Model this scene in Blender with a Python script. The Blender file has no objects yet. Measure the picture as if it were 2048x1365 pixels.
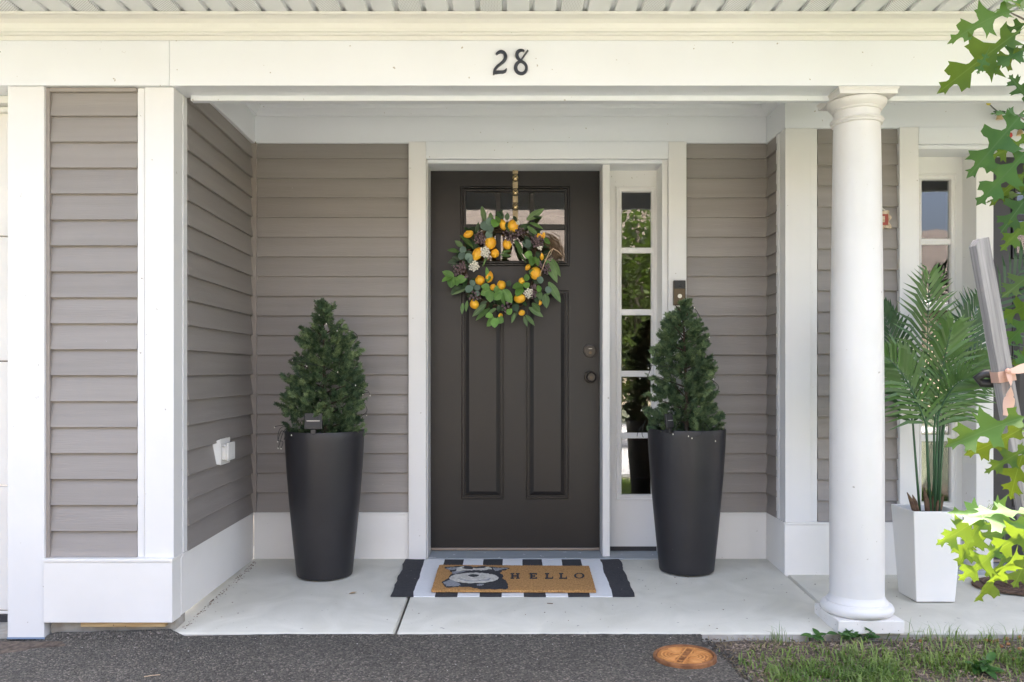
import bpy, bmesh, math, random
from mathutils import Vector, Matrix, noise as mnoise
R = math.radians
rnd = random.Random(28)
scene = bpy.context.scene
col = scene.collection

# ------------------------------------------------------------------ camera, sky, sun, exposure
F = 1680.0; X0 = 1018.0; Y0 = 745.0; CZ = 0.95        # focal length and vanishing point in photo pixels, eye height
cam_d = bpy.data.cameras.new('camera'); cam = bpy.data.objects.new('camera', cam_d); col.objects.link(cam)
cam.location = (0, 0, CZ); cam.rotation_euler = (R(90), 0, 0)
cam_d.sensor_width = 36; cam_d.lens = 36 * F / 2048
cam_d.shift_x = (1024 - X0) / 2048; cam_d.shift_y = (Y0 - 682.5) / 2048
cam_d.clip_start = 0.05; cam_d.clip_end = 400
scene.camera = cam

SUN_EL, SUN_AZ = 64, 24
world = bpy.data.worlds.new('World'); scene.world = world; world.use_nodes = True
wn = world.node_tree; bg = wn.nodes['Background']
sky = wn.nodes.new('ShaderNodeTexSky'); sky.sky_type = 'NISHITA'; sky.sun_disc = False
sky.sun_elevation = R(SUN_EL); sky.sun_rotation = R(SUN_AZ); sky.air_density = 0.7; sky.dust_density = 9.0; sky.ozone_density = 0.3
wn.links.new(sky.outputs[0], bg.inputs[0]); bg.inputs[1].default_value = 0.15
sun_d = bpy.data.lights.new('sun', 'SUN'); sun_d.energy = 2.0; sun_d.angle = R(0.53); sun_d.color = (1, .985, .96)
sun = bpy.data.objects.new('sun', sun_d); col.objects.link(sun)
sdir = Vector((math.sin(R(SUN_AZ)) * math.cos(R(SUN_EL)), math.cos(R(SUN_AZ)) * math.cos(R(SUN_EL)), math.sin(R(SUN_EL))))
sun.rotation_euler = sdir.to_track_quat('Z', 'Y').to_euler(); sun.location = sdir * 30
scene.view_settings.view_transform = 'Standard'; scene.view_settings.look = 'None'
scene.view_settings.gamma = 1; scene.view_settings.use_curve_mapping = False
scene.view_settings.exposure = 3.22
scene.view_settings.use_white_balance = True; scene.view_settings.white_balance_temperature = 6600; scene.view_settings.white_balance_tint = 9   # balanced for open shade
scene.render.engine = 'CYCLES'
try:
    scene.cycles.max_bounces = 10; scene.cycles.diffuse_bounces = 8; scene.cycles.glossy_bounces = 3; scene.cycles.transparent_max_bounces = 12
except Exception: pass

# ------------------------------------------------------------------ materials
MATS = {}
def mat(name, c, rough=.5, c2=None, vs=6, vstretch=(1, 1, 1), vlo=.35, vhi=.65, detail=4, bump=0, bs=120, bstretch=(1, 1, 1),
        bdist=.002, spec=.5, metal=0, trans=None, island=0, speck=None, coat=0, vdist=0, objrand=0, midrib=None, local=False):
    m = bpy.data.materials.new(name); m.use_nodes = True; nt = m.node_tree; N = nt.nodes; L = nt.links
    p = N['Principled BSDF']; p.inputs['Roughness'].default_value = rough; p.inputs['Metallic'].default_value = metal
    p.inputs['Specular IOR Level'].default_value = spec; p.inputs['Coat Weight'].default_value = coat
    c = tuple(c) + (1,)
    p.inputs['Base Color'].default_value = c
    geo = N.new('ShaderNodeNewGeometry')
    if local: tcl = N.new('ShaderNodeTexCoord')
    def noise(scale, stretch, det, dist=0):
        mp = N.new('ShaderNodeMapping'); mp.inputs['Scale'].default_value = stretch
        L.new(tcl.outputs['Object'] if local else geo.outputs['Position'], mp.inputs[0])
        nz = N.new('ShaderNodeTexNoise'); nz.inputs['Scale'].default_value = scale; nz.inputs['Detail'].default_value = det
        nz.inputs['Distortion'].default_value = dist
        L.new(mp.outputs[0], nz.inputs['Vector']); return nz
    cur = None
    if c2 is not None:
        nz = noise(vs, vstretch, detail, vdist)
        rp = N.new('ShaderNodeValToRGB'); rp.color_ramp.elements[0].position = vlo; rp.color_ramp.elements[1].position = vhi
        rp.color_ramp.elements[0].color = c; rp.color_ramp.elements[1].color = tuple(c2) + (1,)
        L.new(nz.outputs['Fac'], rp.inputs[0]); cur = rp.outputs[0]
    if island:
        hs = N.new('ShaderNodeHueSaturation'); mr = N.new('ShaderNodeMapRange')
        mr.inputs['To Min'].default_value = 1 - island; mr.inputs['To Max'].default_value = 1 + island
        L.new(geo.outputs['Random Per Island'], mr.inputs[0]); L.new(mr.outputs[0], hs.inputs['Value'])
        if cur is None: hs.inputs['Color'].default_value = c
        else: L.new(cur, hs.inputs['Color'])
        cur = hs.outputs[0]
    if objrand:                                 # each leaf object a little lighter or darker
        oi = N.new('ShaderNodeObjectInfo'); hs = N.new('ShaderNodeHueSaturation'); mr = N.new('ShaderNodeMapRange')
        mr.inputs['To Min'].default_value = 1 - objrand; mr.inputs['To Max'].default_value = 1 + objrand
        L.new(oi.outputs['Random'], mr.inputs[0]); L.new(mr.outputs[0], hs.inputs['Value'])
        if cur is None: hs.inputs['Color'].default_value = c
        else: L.new(cur, hs.inputs['Color'])
        cur = hs.outputs[0]
    if midrib is not None:                      # pale vein along the middle of the blade
        tc = N.new('ShaderNodeTexCoord'); sx = N.new('ShaderNodeSeparateXYZ'); L.new(tc.outputs['Object'], sx.inputs[0])
        ab = N.new('ShaderNodeMath'); ab.operation = 'ABSOLUTE'; L.new(sx.outputs[1], ab.inputs[0])
        mr = N.new('ShaderNodeMapRange'); mr.inputs['From Min'].default_value = .005; mr.inputs['From Max'].default_value = .014; mr.inputs['To Min'].default_value = .75; mr.inputs['To Max'].default_value = 0
        L.new(ab.outputs[0], mr.inputs[0]); mx = N.new('ShaderNodeMix'); mx.data_type = 'RGBA'; L.new(mr.outputs[0], mx.inputs[0])
        if cur is None: mx.inputs[6].default_value = c
        else: L.new(cur, mx.inputs[6])
        mx.inputs[7].default_value = tuple(midrib) + (1,); cur = mx.outputs[2]
    if speck is not None:                       # (colour, scale, threshold)
        sc, ss, th = speck
        nz = noise(ss, (1, 1, 1), 2); rp = N.new('ShaderNodeValToRGB')
        rp.color_ramp.elements[0].position = th; rp.color_ramp.elements[1].position = th + .03
        L.new(nz.outputs['Fac'], rp.inputs[0])
        mx = N.new('ShaderNodeMix'); mx.data_type = 'RGBA'
        L.new(rp.outputs[0], mx.inputs[0])
        if cur is None: mx.inputs[6].default_value = c
        else: L.new(cur, mx.inputs[6])
        mx.inputs[7].default_value = tuple(sc) + (1,); cur = mx.outputs[2]
    if cur is not None: L.new(cur, p.inputs['Base Color'])
    if bump:
        nz = noise(bs, bstretch, 3); bp = N.new('ShaderNodeBump'); bp.inputs['Strength'].default_value = bump
        bp.inputs['Distance'].default_value = bdist
        L.new(nz.outputs['Fac'], bp.inputs['Height']); L.new(bp.outputs[0], p.inputs['Normal'])
    if trans is not None:                       # leaf: part of the light passes through
        tr = N.new('ShaderNodeBsdfTranslucent'); mx = N.new('ShaderNodeMixShader'); mx.inputs[0].default_value = trans[1]
        tr.inputs[0].default_value = tuple(trans[0]) + (1,)
        L.new(p.outputs[0], mx.inputs[1]); L.new(tr.outputs[0], mx.inputs[2]); L.new(mx.outputs[0], N['Material Output'].inputs[0])
    MATS[name] = m; return m

SPK = ((.45, .42, .38), 55, .77)
mat('white_trim', (.76, .785, .825), .42, c2=(.73, .75, .78), vs=1.7, bump=.12, bs=260, bstretch=(.15, 1, 1), bdist=.0006, speck=((.42, .39, .34), 44, .745))
mat('white_vert', (.745, .74, .73), .42, c2=(.71, .705, .69), vs=1.7, bump=.12, bs=260, bstretch=(1, 1, .15), bdist=.0006, speck=((.42, .39, .34), 44, .745))
mat('white_board', (.80, .785, .755), .5, c2=(.74, .725, .69), vs=2.6, bump=.15, bs=160, bdist=.0006, speck=SPK)
mat('column_paint', (.73, .715, .695), .38, c2=(.68, .66, .63), vs=3.5, vlo=.42, vhi=.75, bump=.1, bs=90, bdist=.0006, speck=((.42, .39, .34), 46, .745))
mat('plinth_paint', (.78, .76, .73), .5, c2=(.68, .65, .60), vs=9, vlo=.45, vhi=.75, bump=.15, bs=90, speck=((.22, .17, .12), 70, .70))
mat('cream_trim', (.75, .745, .71), .4, c2=(.72, .71, .67), vs=2, speck=SPK)
mat('soffit_vinyl', (.74, .765, .78), .45, c2=(.71, .73, .745), vs=3)
mat('siding', (.292, .266, .246), .48, c2=(.248, .226, .208), vs=2.2, vstretch=(.6, .6, 14), vlo=.25, vhi=.75, detail=6, bump=.8, bs=55, bstretch=(.25, .25, 8), bdist=.0012, speck=((.42, .40, .38), 60, .79), objrand=.06)
mat('taupe_trim', (.30, .268, .242), .45, c2=(.28, .245, .22), vs=3)
mat('sheathing', (.2, .18, .16), .8)
mat('door_paint', (.0185, .0155, .0145), .38, c2=(.0155, .0145, .0150), vs=2.2, bump=.25, bs=50, bstretch=(6, 6, .4), bdist=.0004, spec=.38)
mat('door_paint_blue', (.024, .024, .030), .42, c2=(.021, .021, .027), vs=2.2, bump=.25, bs=50, bstretch=(6, 6, .4), bdist=.0004)
mat('dark_metal', (.045, .04, .036), .35, metal=.6)
mat('black_plastic', (.012, .012, .013), .35)
mat('solar_cell', (.012, .012, .014), .45)
mat('silver_line', (.6, .58, .54), .35, metal=.8)
mat('bronze', (.10, .075, .05), .35, metal=.8)
mat('steel', (.6, .6, .6), .3, metal=.9)
mat('threshold_metal', (.30, .25, .21), .35, metal=.7)
mat('sill_paint', (.34, .37, .39), .6, c2=(.30, .33, .35), vs=8, vstretch=(1, 4, 1), bump=.3, bs=60, speck=((.78, .78, .78), 26, .69))
mat('dark_strip', (.03, .03, .034), .6)
mat('digit_blue', (.020, .026, .042), .38, c2=(.024, .03, .045), vs=30)
mat('pot', (.0155, .0150, .0180), .44, c2=(.0205, .0198, .0230), vs=7, bump=.2, bs=240, bdist=.0005, speck=((.3, .28, .26), 42, .80))
mat('soil', (.02, .015, .01), .9, c2=(.05, .04, .03), vs=80, bump=.8, bs=90, bdist=.01)
mat('planter_white', (.80, .79, .77), .3, c2=(.78, .77, .75), vs=3, speck=((.55, .5, .45), 40, .79))
mat('shrub', (.044, .086, .046), .65, c2=(.18, .255, .115), vs=30, vlo=.40, vhi=.72, island=.5, trans=((.12, .2, .07), .22))
mat('shrub_tip', (.105, .175, .080), .65, c2=(.26, .335, .155), vs=30, vlo=.35, vhi=.70, island=.45, trans=((.16, .25, .08), .22))
mat('shrub_stem', (.06, .04, .025), .8)
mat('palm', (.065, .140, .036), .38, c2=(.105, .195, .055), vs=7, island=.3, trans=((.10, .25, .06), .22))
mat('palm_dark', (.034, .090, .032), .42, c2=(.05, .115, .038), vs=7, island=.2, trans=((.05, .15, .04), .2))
mat('palm_stem', (.05, .13, .055), .5, c2=(.035, .09, .04), vs=20, vstretch=(1, 1, .2))
mat('sheath', (.09, .05, .03), .85, c2=(.16, .10, .06), vs=40, bump=.6, bs=120, bstretch=(3, 3, .4))
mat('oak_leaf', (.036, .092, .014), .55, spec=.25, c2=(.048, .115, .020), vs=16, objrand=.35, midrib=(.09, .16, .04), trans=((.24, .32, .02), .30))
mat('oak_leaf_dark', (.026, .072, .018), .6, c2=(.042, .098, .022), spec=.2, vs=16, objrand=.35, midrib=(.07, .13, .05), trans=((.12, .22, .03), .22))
mat('bark', (.10, .085, .07), .9, c2=(.2, .17, .14), vs=25, vstretch=(1, 1, .2), bump=.9, bs=60, bstretch=(1, 1, .25), bdist=.008)
mat('twig', (.15, .095, .055), .8)
mat('pale_twig', (.55, .40, .26), .7)
mat('wood_grey', (.29, .28, .27), .9, c2=(.145, .14, .135), vs=70, vstretch=(2.2, 2.2, .07), vlo=.30, vhi=.72, detail=8, bump=1, bs=90, bstretch=(2, 2, .08), bdist=.002, speck=((.12, .11, .10), 60, .72), local=True)
mat('wood_end', (.55, .45, .34), .8, c2=(.42, .34, .25), vs=60)
mat('raw_wood', (.62, .45, .24), .8, c2=(.50, .33, .15), vs=10, vstretch=(1, 5, 8), bump=.3, bs=60, speck=((.2, .13, .07), 60, .68))
mat('ribbon', (.60, .41, .33), .45, c2=(.54, .36, .28), vs=20, trans=((.85, .55, .38), .35))
mat('rubber', (.015, .015, .016), .45)
mat('blue_tape', (.20, .27, .38), .7)
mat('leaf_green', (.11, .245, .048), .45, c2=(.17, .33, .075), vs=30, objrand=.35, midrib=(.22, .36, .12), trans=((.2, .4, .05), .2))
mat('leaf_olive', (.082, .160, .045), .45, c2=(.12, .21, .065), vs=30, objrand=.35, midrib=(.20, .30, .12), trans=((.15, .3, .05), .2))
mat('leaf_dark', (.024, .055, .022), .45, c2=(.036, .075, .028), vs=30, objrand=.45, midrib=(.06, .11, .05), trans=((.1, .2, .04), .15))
mat('eucalyptus', (.09, .145, .110), .6, c2=(.125, .19, .145), vs=30, objrand=.35)
mat('lemon', (.88, .50, .032), .42, c2=(.84, .38, .022), vs=25, bump=.35, bs=300, bdist=.001)
mat('berry', (.075, .045, .052), .42, c2=(.20, .14, .15), vs=130)
mat('petal', (.80, .77, .68), .6)
mat('ring_twig', (.06, .04, .025), .85, c2=(.11, .075, .045), vs=60)
mat('gold_strap', (.38, .30, .19), .42, metal=.35, c2=(.32, .25, .15), vs=60)
mat('gold', (.62, .47, .25), .3, metal=.8)
mat('wire_dark', (.012, .014, .012), .5)
mat('bulb', (.75, .72, .62), .15)
mat('coir', (.30, .145, .045), .95, c2=(.62, .35, .13), vs=170, vlo=.30, vhi=.70, bump=1, bs=330, bdist=.006)
mat('print_black', (.018, .018, .022), .9, c2=(.045, .045, .052), vs=120, bump=.8, bs=330, bdist=.004)
mat('print_grey', (.15, .16, .18), .95, c2=(.36, .37, .39), vs=90, vstretch=(1, 3, 1), bump=.8, bs=330, bdist=.004)
mat('print_white', (.66, .64, .59), .95, c2=(.44, .42, .37), vs=45, vdist=1.5, bump=.8, bs=330, bdist=.004)
mat('rug_black', (.026, .026, .03), .95, c2=(.05, .05, .055), vs=70, vstretch=(1, 4, 1), bump=.8, bs=420, bdist=.002, speck=((.25, .24, .22), 65, .74))
mat('rug_white', (.76, .77, .78), .95, c2=(.70, .71, .72), vs=60, vstretch=(1, 4, 1), bump=.8, bs=420, bdist=.002)
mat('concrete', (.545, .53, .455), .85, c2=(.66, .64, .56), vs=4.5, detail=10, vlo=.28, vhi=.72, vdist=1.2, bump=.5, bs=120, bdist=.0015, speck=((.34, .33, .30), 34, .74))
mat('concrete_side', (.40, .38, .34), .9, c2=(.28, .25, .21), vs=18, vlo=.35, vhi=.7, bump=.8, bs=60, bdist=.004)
mat('bounce_asphalt', (.15, .152, .158), .9, c2=(.19, .193, .198), vs=3)
mat('bounce_concrete', (.40, .41, .42), .9, c2=(.46, .465, .475), vs=4)
mat('plaque_red', (.30, .05, .03), .5)
mat('plaque_cream', (.62, .5, .36), .5, c2=(.35, .27, .18), vs=60)
mat('flower_red', (.42, .03, .03), .6)
mat('yellow_bead', (.65, .55, .05), .4)
mat('brown_mat', (.07, .042, .028), .9, c2=(.16, .10, .07), vs=40, vstretch=(1, 6, 1), bump=.9, bs=150, bdist=.004)
mat('grass', (.105, .175, .035), .55, c2=(.25, .32, .085), vs=4, island=.45, trans=((.15, .3, .03), .3))
mat('dry_grass', (.26, .20, .09), .8, c2=(.36, .29, .15), vs=20, island=.3)
mat('weed', (.035, .10, .025), .45, c2=(.06, .15, .03), vs=40, trans=((.1, .25, .03), .2))
mat('chips', (.16, .115, .085), .9, c2=(.30, .235, .18), vs=40, island=.5)
mat('acorn', (.38, .19, .07), .5, c2=(.25, .11, .04), vs=50)
mat('dead_leaf', (.42, .30, .18), .8)
mat('stone', (.5, .48, .45), .8, c2=(.38, .36, .34), vs=50, island=.4)
mat('garage_white', (.78, .76, .72), .5, c2=(.74, .72, .68), vs=6, bump=.3, bs=60, bstretch=(.3, 1, 6), bdist=.001)
mat('shingle', (.10, .086, .076), .9, c2=(.18, .156, .14), vs=3, vstretch=(.6, 9, 9), detail=6, bump=.5, bs=20)
mat('far_siding', (.50, .43, .34), .7, c2=(.44, .37, .29), vs=1, vstretch=(.1, .1, 9))
mat('tree_leaf', (.028, .042, .014), .5, c2=(.075, .10, .034), vs=3, island=.6, trans=((.2, .34, .05), .25))
mat('room_wall', (.42, .36, .28), .9)
mat('room_floor', (.22, .13, .07), .5)
mat('curtain', (.62, .48, .30), .9, c2=(.5, .37, .22), vs=8, vstretch=(6, 6, .4))
mat('rust', (.52, .21, .055), .75, c2=(.66, .32, .10), vs=28, detail=6, bump=.6, bs=120, bdist=.002, speck=((.20, .08, .03), 50, .68))
mat('rust_mid', (.30, .115, .032), .8, c2=(.50, .22, .06), vs=34, detail=8, bump=.8, bs=120, bdist=.003, speck=((.14, .06, .025), 45, .66))
mat('rust_dark', (.16, .065, .025), .85, c2=(.30, .13, .05), vs=30, bump=.8, bs=120, bdist=.003)

def custom_mats():
    # window glass: clear pane with a mirror share by angle
    m = bpy.data.materials.new('glass'); m.use_nodes = True; nt = m.node_tree; N = nt.nodes; L = nt.links
    N.remove(N['Principled BSDF'])
    tr = N.new('ShaderNodeBsdfTransparent'); tr.inputs[0].default_value = (.80, .80, .77, 1)
    gl = N.new('ShaderNodeBsdfGlossy'); gl.inputs['Roughness'].default_value = 0.0
    fr = N.new('ShaderNodeFresnel'); fr.inputs[0].default_value = 2.2
    geo = N.new('ShaderNodeNewGeometry'); nz = N.new('ShaderNodeTexNoise'); nz.inputs['Scale'].default_value = 7; nz.inputs['Detail'].default_value = 1
    L.new(geo.outputs['Position'], nz.inputs['Vector'])
    bp = N.new('ShaderNodeBump'); bp.inputs['Strength'].default_value = .03; bp.inputs['Distance'].default_value = .01
    L.new(nz.outputs['Fac'], bp.inputs['Height']); L.new(bp.outputs[0], gl.inputs['Normal'])
    mx = N.new('ShaderNodeMixShader'); L.new(fr.outputs[0], mx.inputs[0]); L.new(tr.outputs[0], mx.inputs[1]); L.new(gl.outputs[0], mx.inputs[2])
    L.new(mx.outputs[0], N['Material Output'].inputs[0]); MATS['glass'] = m
    # asphalt: stone chips in dark binder
    m = bpy.data.materials.new('asphalt'); m.use_nodes = True; nt = m.node_tree; N = nt.nodes; L = nt.links
    p = N['Principled BSDF']; p.inputs['Roughness'].default_value = .85
    geo = N.new('ShaderNodeNewGeometry')
    vo = N.new('ShaderNodeTexVoronoi'); vo.inputs['Scale'].default_value = 165; L.new(geo.outputs['Position'], vo.inputs['Vector'])
    nz = N.new('ShaderNodeTexNoise'); nz.inputs['Scale'].default_value = 3; nz.inputs['Detail'].default_value = 6; L.new(geo.outputs['Position'], nz.inputs['Vector'])
    sp = N.new('ShaderNodeSeparateColor'); L.new(vo.outputs['Color'], sp.inputs[0])
    rp = N.new('ShaderNodeValToRGB'); e = rp.color_ramp.elements
    e[0].position = 0; e[0].color = (.040, .036, .030, 1); e[1].position = 1; e[1].color = (.26, .22, .19, 1)
    a = e.new(.45); a.color = (.086, .078, .064, 1); a = e.new(.85); a.color = (.134, .121, .099, 1)
    L.new(sp.outputs[0], rp.inputs[0])
    mr = N.new('ShaderNodeMapRange'); mr.inputs['To Min'].default_value = .75; mr.inputs['To Max'].default_value = 1.3; L.new(nz.outputs['Fac'], mr.inputs[0])
    mx = N.new('ShaderNodeVectorMath'); mx.operation = 'SCALE'; L.new(rp.outputs[0], mx.inputs[0]); L.new(mr.outputs[0], mx.inputs['Scale'])
    L.new(mx.outputs[0], p.inputs['Base Color'])
    bp = N.new('ShaderNodeBump'); bp.inputs['Strength'].default_value = 1; bp.inputs['Distance'].default_value = .006; bp.invert = True
    L.new(vo.outputs['Distance'], bp.inputs['Height']); L.new(bp.outputs[0], p.inputs['Normal']); MATS['asphalt'] = m
    # garden soil near the house going over into far lawn
    m = bpy.data.materials.new('earth'); m.use_nodes = True; nt = m.node_tree; N = nt.nodes; L = nt.links
    p = N['Principled BSDF']; p.inputs['Roughness'].default_value = .95
    geo = N.new('ShaderNodeNewGeometry'); nz = N.new('ShaderNodeTexNoise'); nz.inputs['Scale'].default_value = 45; nz.inputs['Detail'].default_value = 8
    L.new(geo.outputs['Position'], nz.inputs['Vector'])
    rp = N.new('ShaderNodeValToRGB'); e = rp.color_ramp.elements
    e[0].position = .3; e[0].color = (.035, .026, .019, 1); e[1].position = .75; e[1].color = (.19, .145, .11, 1); L.new(nz.outputs['Fac'], rp.inputs[0])
    r2 = N.new('ShaderNodeValToRGB'); e = r2.color_ramp.elements
    e[0].position = .3; e[0].color = (.075, .09, .06, 1); e[1].position = .7; e[1].color = (.11, .125, .085, 1); L.new(nz.outputs['Fac'], r2.inputs[0])
    sx = N.new('ShaderNodeSeparateXYZ'); L.new(geo.outputs['Position'], sx.inputs[0])
    mr = N.new('ShaderNodeMapRange'); mr.inputs['From Min'].default_value = 1.2; mr.inputs['From Max'].default_value = .4; L.new(sx.outputs[1], mr.inputs[0])
    mx = N.new('ShaderNodeMix'); mx.data_type = 'RGBA'; L.new(mr.outputs[0], mx.inputs[0]); L.new(rp.outputs[0], mx.inputs[6]); L.new(r2.outputs[0], mx.inputs[7])
    L.new(mx.outputs[2], p.inputs['Base Color'])
    bp = N.new('ShaderNodeBump'); bp.inputs['Strength'].default_value = 1; bp.inputs['Distance'].default_value = .01
    L.new(nz.outputs['Fac'], bp.inputs['Height']); L.new(bp.outputs[0], p.inputs['Normal']); MATS['earth'] = m
    # perforated soffit: rows of small dark holes
    m = MATS['soffit_vinyl'].copy(); m.name = 'soffit_vented'; nt = m.node_tree; N = nt.nodes; L = nt.links; p = N['Principled BSDF']
    geo = N.new('ShaderNodeNewGeometry'); sx = N.new('ShaderNodeSeparateXYZ'); L.new(geo.outputs['Position'], sx.inputs[0])
    def wave(a, b):
        ad = N.new('ShaderNodeMath'); ad.operation = a; L.new(sx.outputs[0], ad.inputs[0]); L.new(sx.outputs[1], ad.inputs[1])
        mu = N.new('ShaderNodeMath'); mu.operation = 'MULTIPLY'; L.new(ad.outputs[0], mu.inputs[0]); mu.inputs[1].default_value = b
        si = N.new('ShaderNodeMath'); si.operation = 'SINE'; L.new(mu.outputs[0], si.inputs[0]); return si
    pr = N.new('ShaderNodeMath'); pr.operation = 'ADD'; L.new(wave('ADD', 560).outputs[0], pr.inputs[0]); L.new(wave('SUBTRACT', 560).outputs[0], pr.inputs[1])
    rp = N.new('ShaderNodeValToRGB'); e = rp.color_ramp.elements; e[0].position = .9; e[0].color = (.74, .765, .78, 1); e[1].position = 1.0; e[1].color = (.33, .33, .32, 1)
    L.new(pr.outputs[0], rp.inputs[0]); L.new(rp.outputs[0], p.inputs['Base Color']); MATS['soffit_vented'] = m
custom_mats()

# ------------------------------------------------------------------ helpers
WL = {}
def xx(px, d): return (px - X0) * d / F
def zz(py, d): return CZ - (py - Y0) * d / F
def P(px, py, d): return Vector((xx(px, d), d, zz(py, d)))
def slab_z(d): return -.052 * (4.28 - d) / 1.06

def tag(o, label=None, cat=None, group=None, kind=None):
    if label: o['label'] = label
    if cat: o['category'] = cat
    if group: o['group'] = group
    if kind: o['kind'] = kind
    return o
def thing(name, loc, label, cat, group=None):
    o = bpy.data.objects.new(name, None); col.objects.link(o); o.location = loc; o.empty_display_size = .05
    WL[o.name] = Vector(loc); return tag(o, label, cat, group)
def link(name, me, parent=None, loc=(0, 0, 0)):
    o = bpy.data.objects.new(name, me); col.objects.link(o); o.location = loc
    if parent is not None: o.parent = parent
    WL[o.name] = Vector(loc) + (WL[parent.name] if parent is not None else Vector()); return o

class MB:
    def __init__(s): s.v = []; s.f = []; s.m = []
    def add(s, vs, fs, mi=0):
        b = len(s.v); s.v += [tuple(v) for v in vs]; s.f += [tuple(b + i for i in f) for f in fs]; s.m += [mi] * len(fs); return s
    def box(s, x0, x1, y0, y1, z0, z1, mi=0):
        vs = [(x, y, z) for z in (z0, z1) for y in (y0, y1) for x in (x0, x1)]
        return s.add(vs, [(0, 2, 3, 1), (4, 5, 7, 6), (0, 1, 5, 4), (2, 6, 7, 3), (0, 4, 6, 2), (1, 3, 7, 5)], mi)
    def prism(s, prof, a, b, n, mi=0):
        # profile of (out, z) swept in plan from a to b; n = outward normal in plan
        vs = []
        for q in (a, b):
            for o, z in prof: vs.append((q[0] + n[0] * o, q[1] + n[1] * o, z))
        k = len(prof)
        fs = [(i, (i + 1) % k, k + (i + 1) % k, k + i) for i in range(k)] + [tuple(range(k))[::-1], tuple(range(k, 2 * k))]
        return s.add(vs, fs, mi)
    def lathe(s, prof, c, n=40, mi=0, cap=True):
        k = len(prof); vs = []
        for r, z in prof:
            for i in range(n):
                a = 2 * math.pi * i / n; vs.append((c[0] + r * math.cos(a), c[1] + r * math.sin(a), c[2] + z))
        fs = [(j * n + i, j * n + (i + 1) % n, (j + 1) * n + (i + 1) % n, (j + 1) * n + i) for j in range(k - 1) for i in range(n)]
        if cap: fs += [tuple(range(n))[::-1], tuple(range((k - 1) * n, k * n))]
        return s.add(vs, fs, mi)
    def tube(s, pts, r, n=6, mi=0):
        pts = [Vector(p) for p in pts]; vs = []; rs = r if isinstance(r, (list, tuple)) else [r] * len(pts)
        for i, p in enumerate(pts):
            t = (pts[min(i + 1, len(pts) - 1)] - pts[max(i - 1, 0)]).normalized()
            u = t.orthogonal().normalized() if i == 0 else (u - t * u.dot(t)).normalized()
            w = t.cross(u)
            for k in range(n):
                a = 2 * math.pi * k / n; vs.append(p + (u * math.cos(a) + w * math.sin(a)) * rs[i])
        m = len(pts)
        fs = [(j * n + i, j * n + (i + 1) % n, (j + 1) * n + (i + 1) % n, (j + 1) * n + i) for j in range(m - 1) for i in range(n)]
        return s.add(vs, fs + [tuple(range(n))[::-1], tuple(range((m - 1) * n, m * n))], mi)
    def ball(s, c, r, nu=10, nv=7, mi=0, axis=None):
        # ellipsoid; r = (rx, ry, rz)
        if not isinstance(r, (list, tuple)): r = (r, r, r)
        vs = [(c[0], c[1], c[2] - r[2])]
        for j in range(1, nv):
            t = math.pi * j / nv
            for i in range(nu):
                a = 2 * math.pi * i / nu
                vs.append((c[0] + r[0] * math.sin(t) * math.cos(a), c[1] + r[1] * math.sin(t) * math.sin(a), c[2] - r[2] * math.cos(t)))
        vs.append((c[0], c[1], c[2] + r[2])); e = len(vs) - 1
        fs = [(0, 1 + (i + 1) % nu, 1 + i) for i in range(nu)]
        for j in range(nv - 2):
            for i in range(nu): fs.append((1 + j * nu + i, 1 + j * nu + (i + 1) % nu, 1 + (j + 1) * nu + (i + 1) % nu, 1 + (j + 1) * nu + i))
        b = 1 + (nv - 2) * nu
        fs += [(e, b + i, b + (i + 1) % nu) for i in range(nu)]
        return s.add(vs, fs, mi)
    def poly(s, pts2, plane, z, h, mi=0):
        # extruded outline; plane 'xy' -> thickness up from z, 'xz' -> outline in x,z with front face at y=z, depth h
        k = len(pts2)
        if plane == 'xy': vs = [(x, y, z) for x, y in pts2] + [(x, y, z + h) for x, y in pts2]
        else: vs = [(x, z + h, y) for x, y in pts2] + [(x, z, y) for x, y in pts2]
        fs = [tuple(range(k))[::-1], tuple(range(k, 2 * k))] + [(i, (i + 1) % k, k + (i + 1) % k, k + i) for i in range(k)]
        return s.add(vs, fs, mi)
    def mesh(s, name, mats, off=Vector(), smooth=None):
        me = bpy.data.meshes.new(name)
        me.from_pydata([(v[0] - off[0], v[1] - off[1], v[2] - off[2]) for v in s.v], [], s.f)
        for m in ([mats] if isinstance(mats, str) else mats): me.materials.append(MATS[m])
        if any(s.m): me.polygons.foreach_set('material_index', s.m)
        me.update()
        if smooth is True: me.polygons.foreach_set('use_smooth', [True] * len(s.f))
        elif smooth:
            try: me.shade_smooth(); me.set_sharp_from_angle(angle=R(smooth))
            except Exception: me.polygons.foreach_set('use_smooth', [True] * len(s.f))
        return me
    def build(s, name, mats, parent=None, smooth=None, bevel=0, loc=None):
        off = WL[parent.name] if parent is not None else (Vector(loc) if loc is not None else Vector())
        me = s.mesh(name, mats, off, smooth)
        o = link(name, me, parent, loc if (loc is not None and parent is None) else (0, 0, 0))
        if bevel:
            b = o.modifiers.new('bevel', 'BEVEL'); b.width = bevel; b.segments = 2; b.limit_method = 'ANGLE'; b.angle_limit = R(40)
        return o

def nrm(a, b):                  # plan normal to the right-hand side that looks at the camera side / into the porch
    d = Vector((b[0] - a[0], b[1] - a[1])).normalized(); return (d.y, -d.x)

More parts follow.
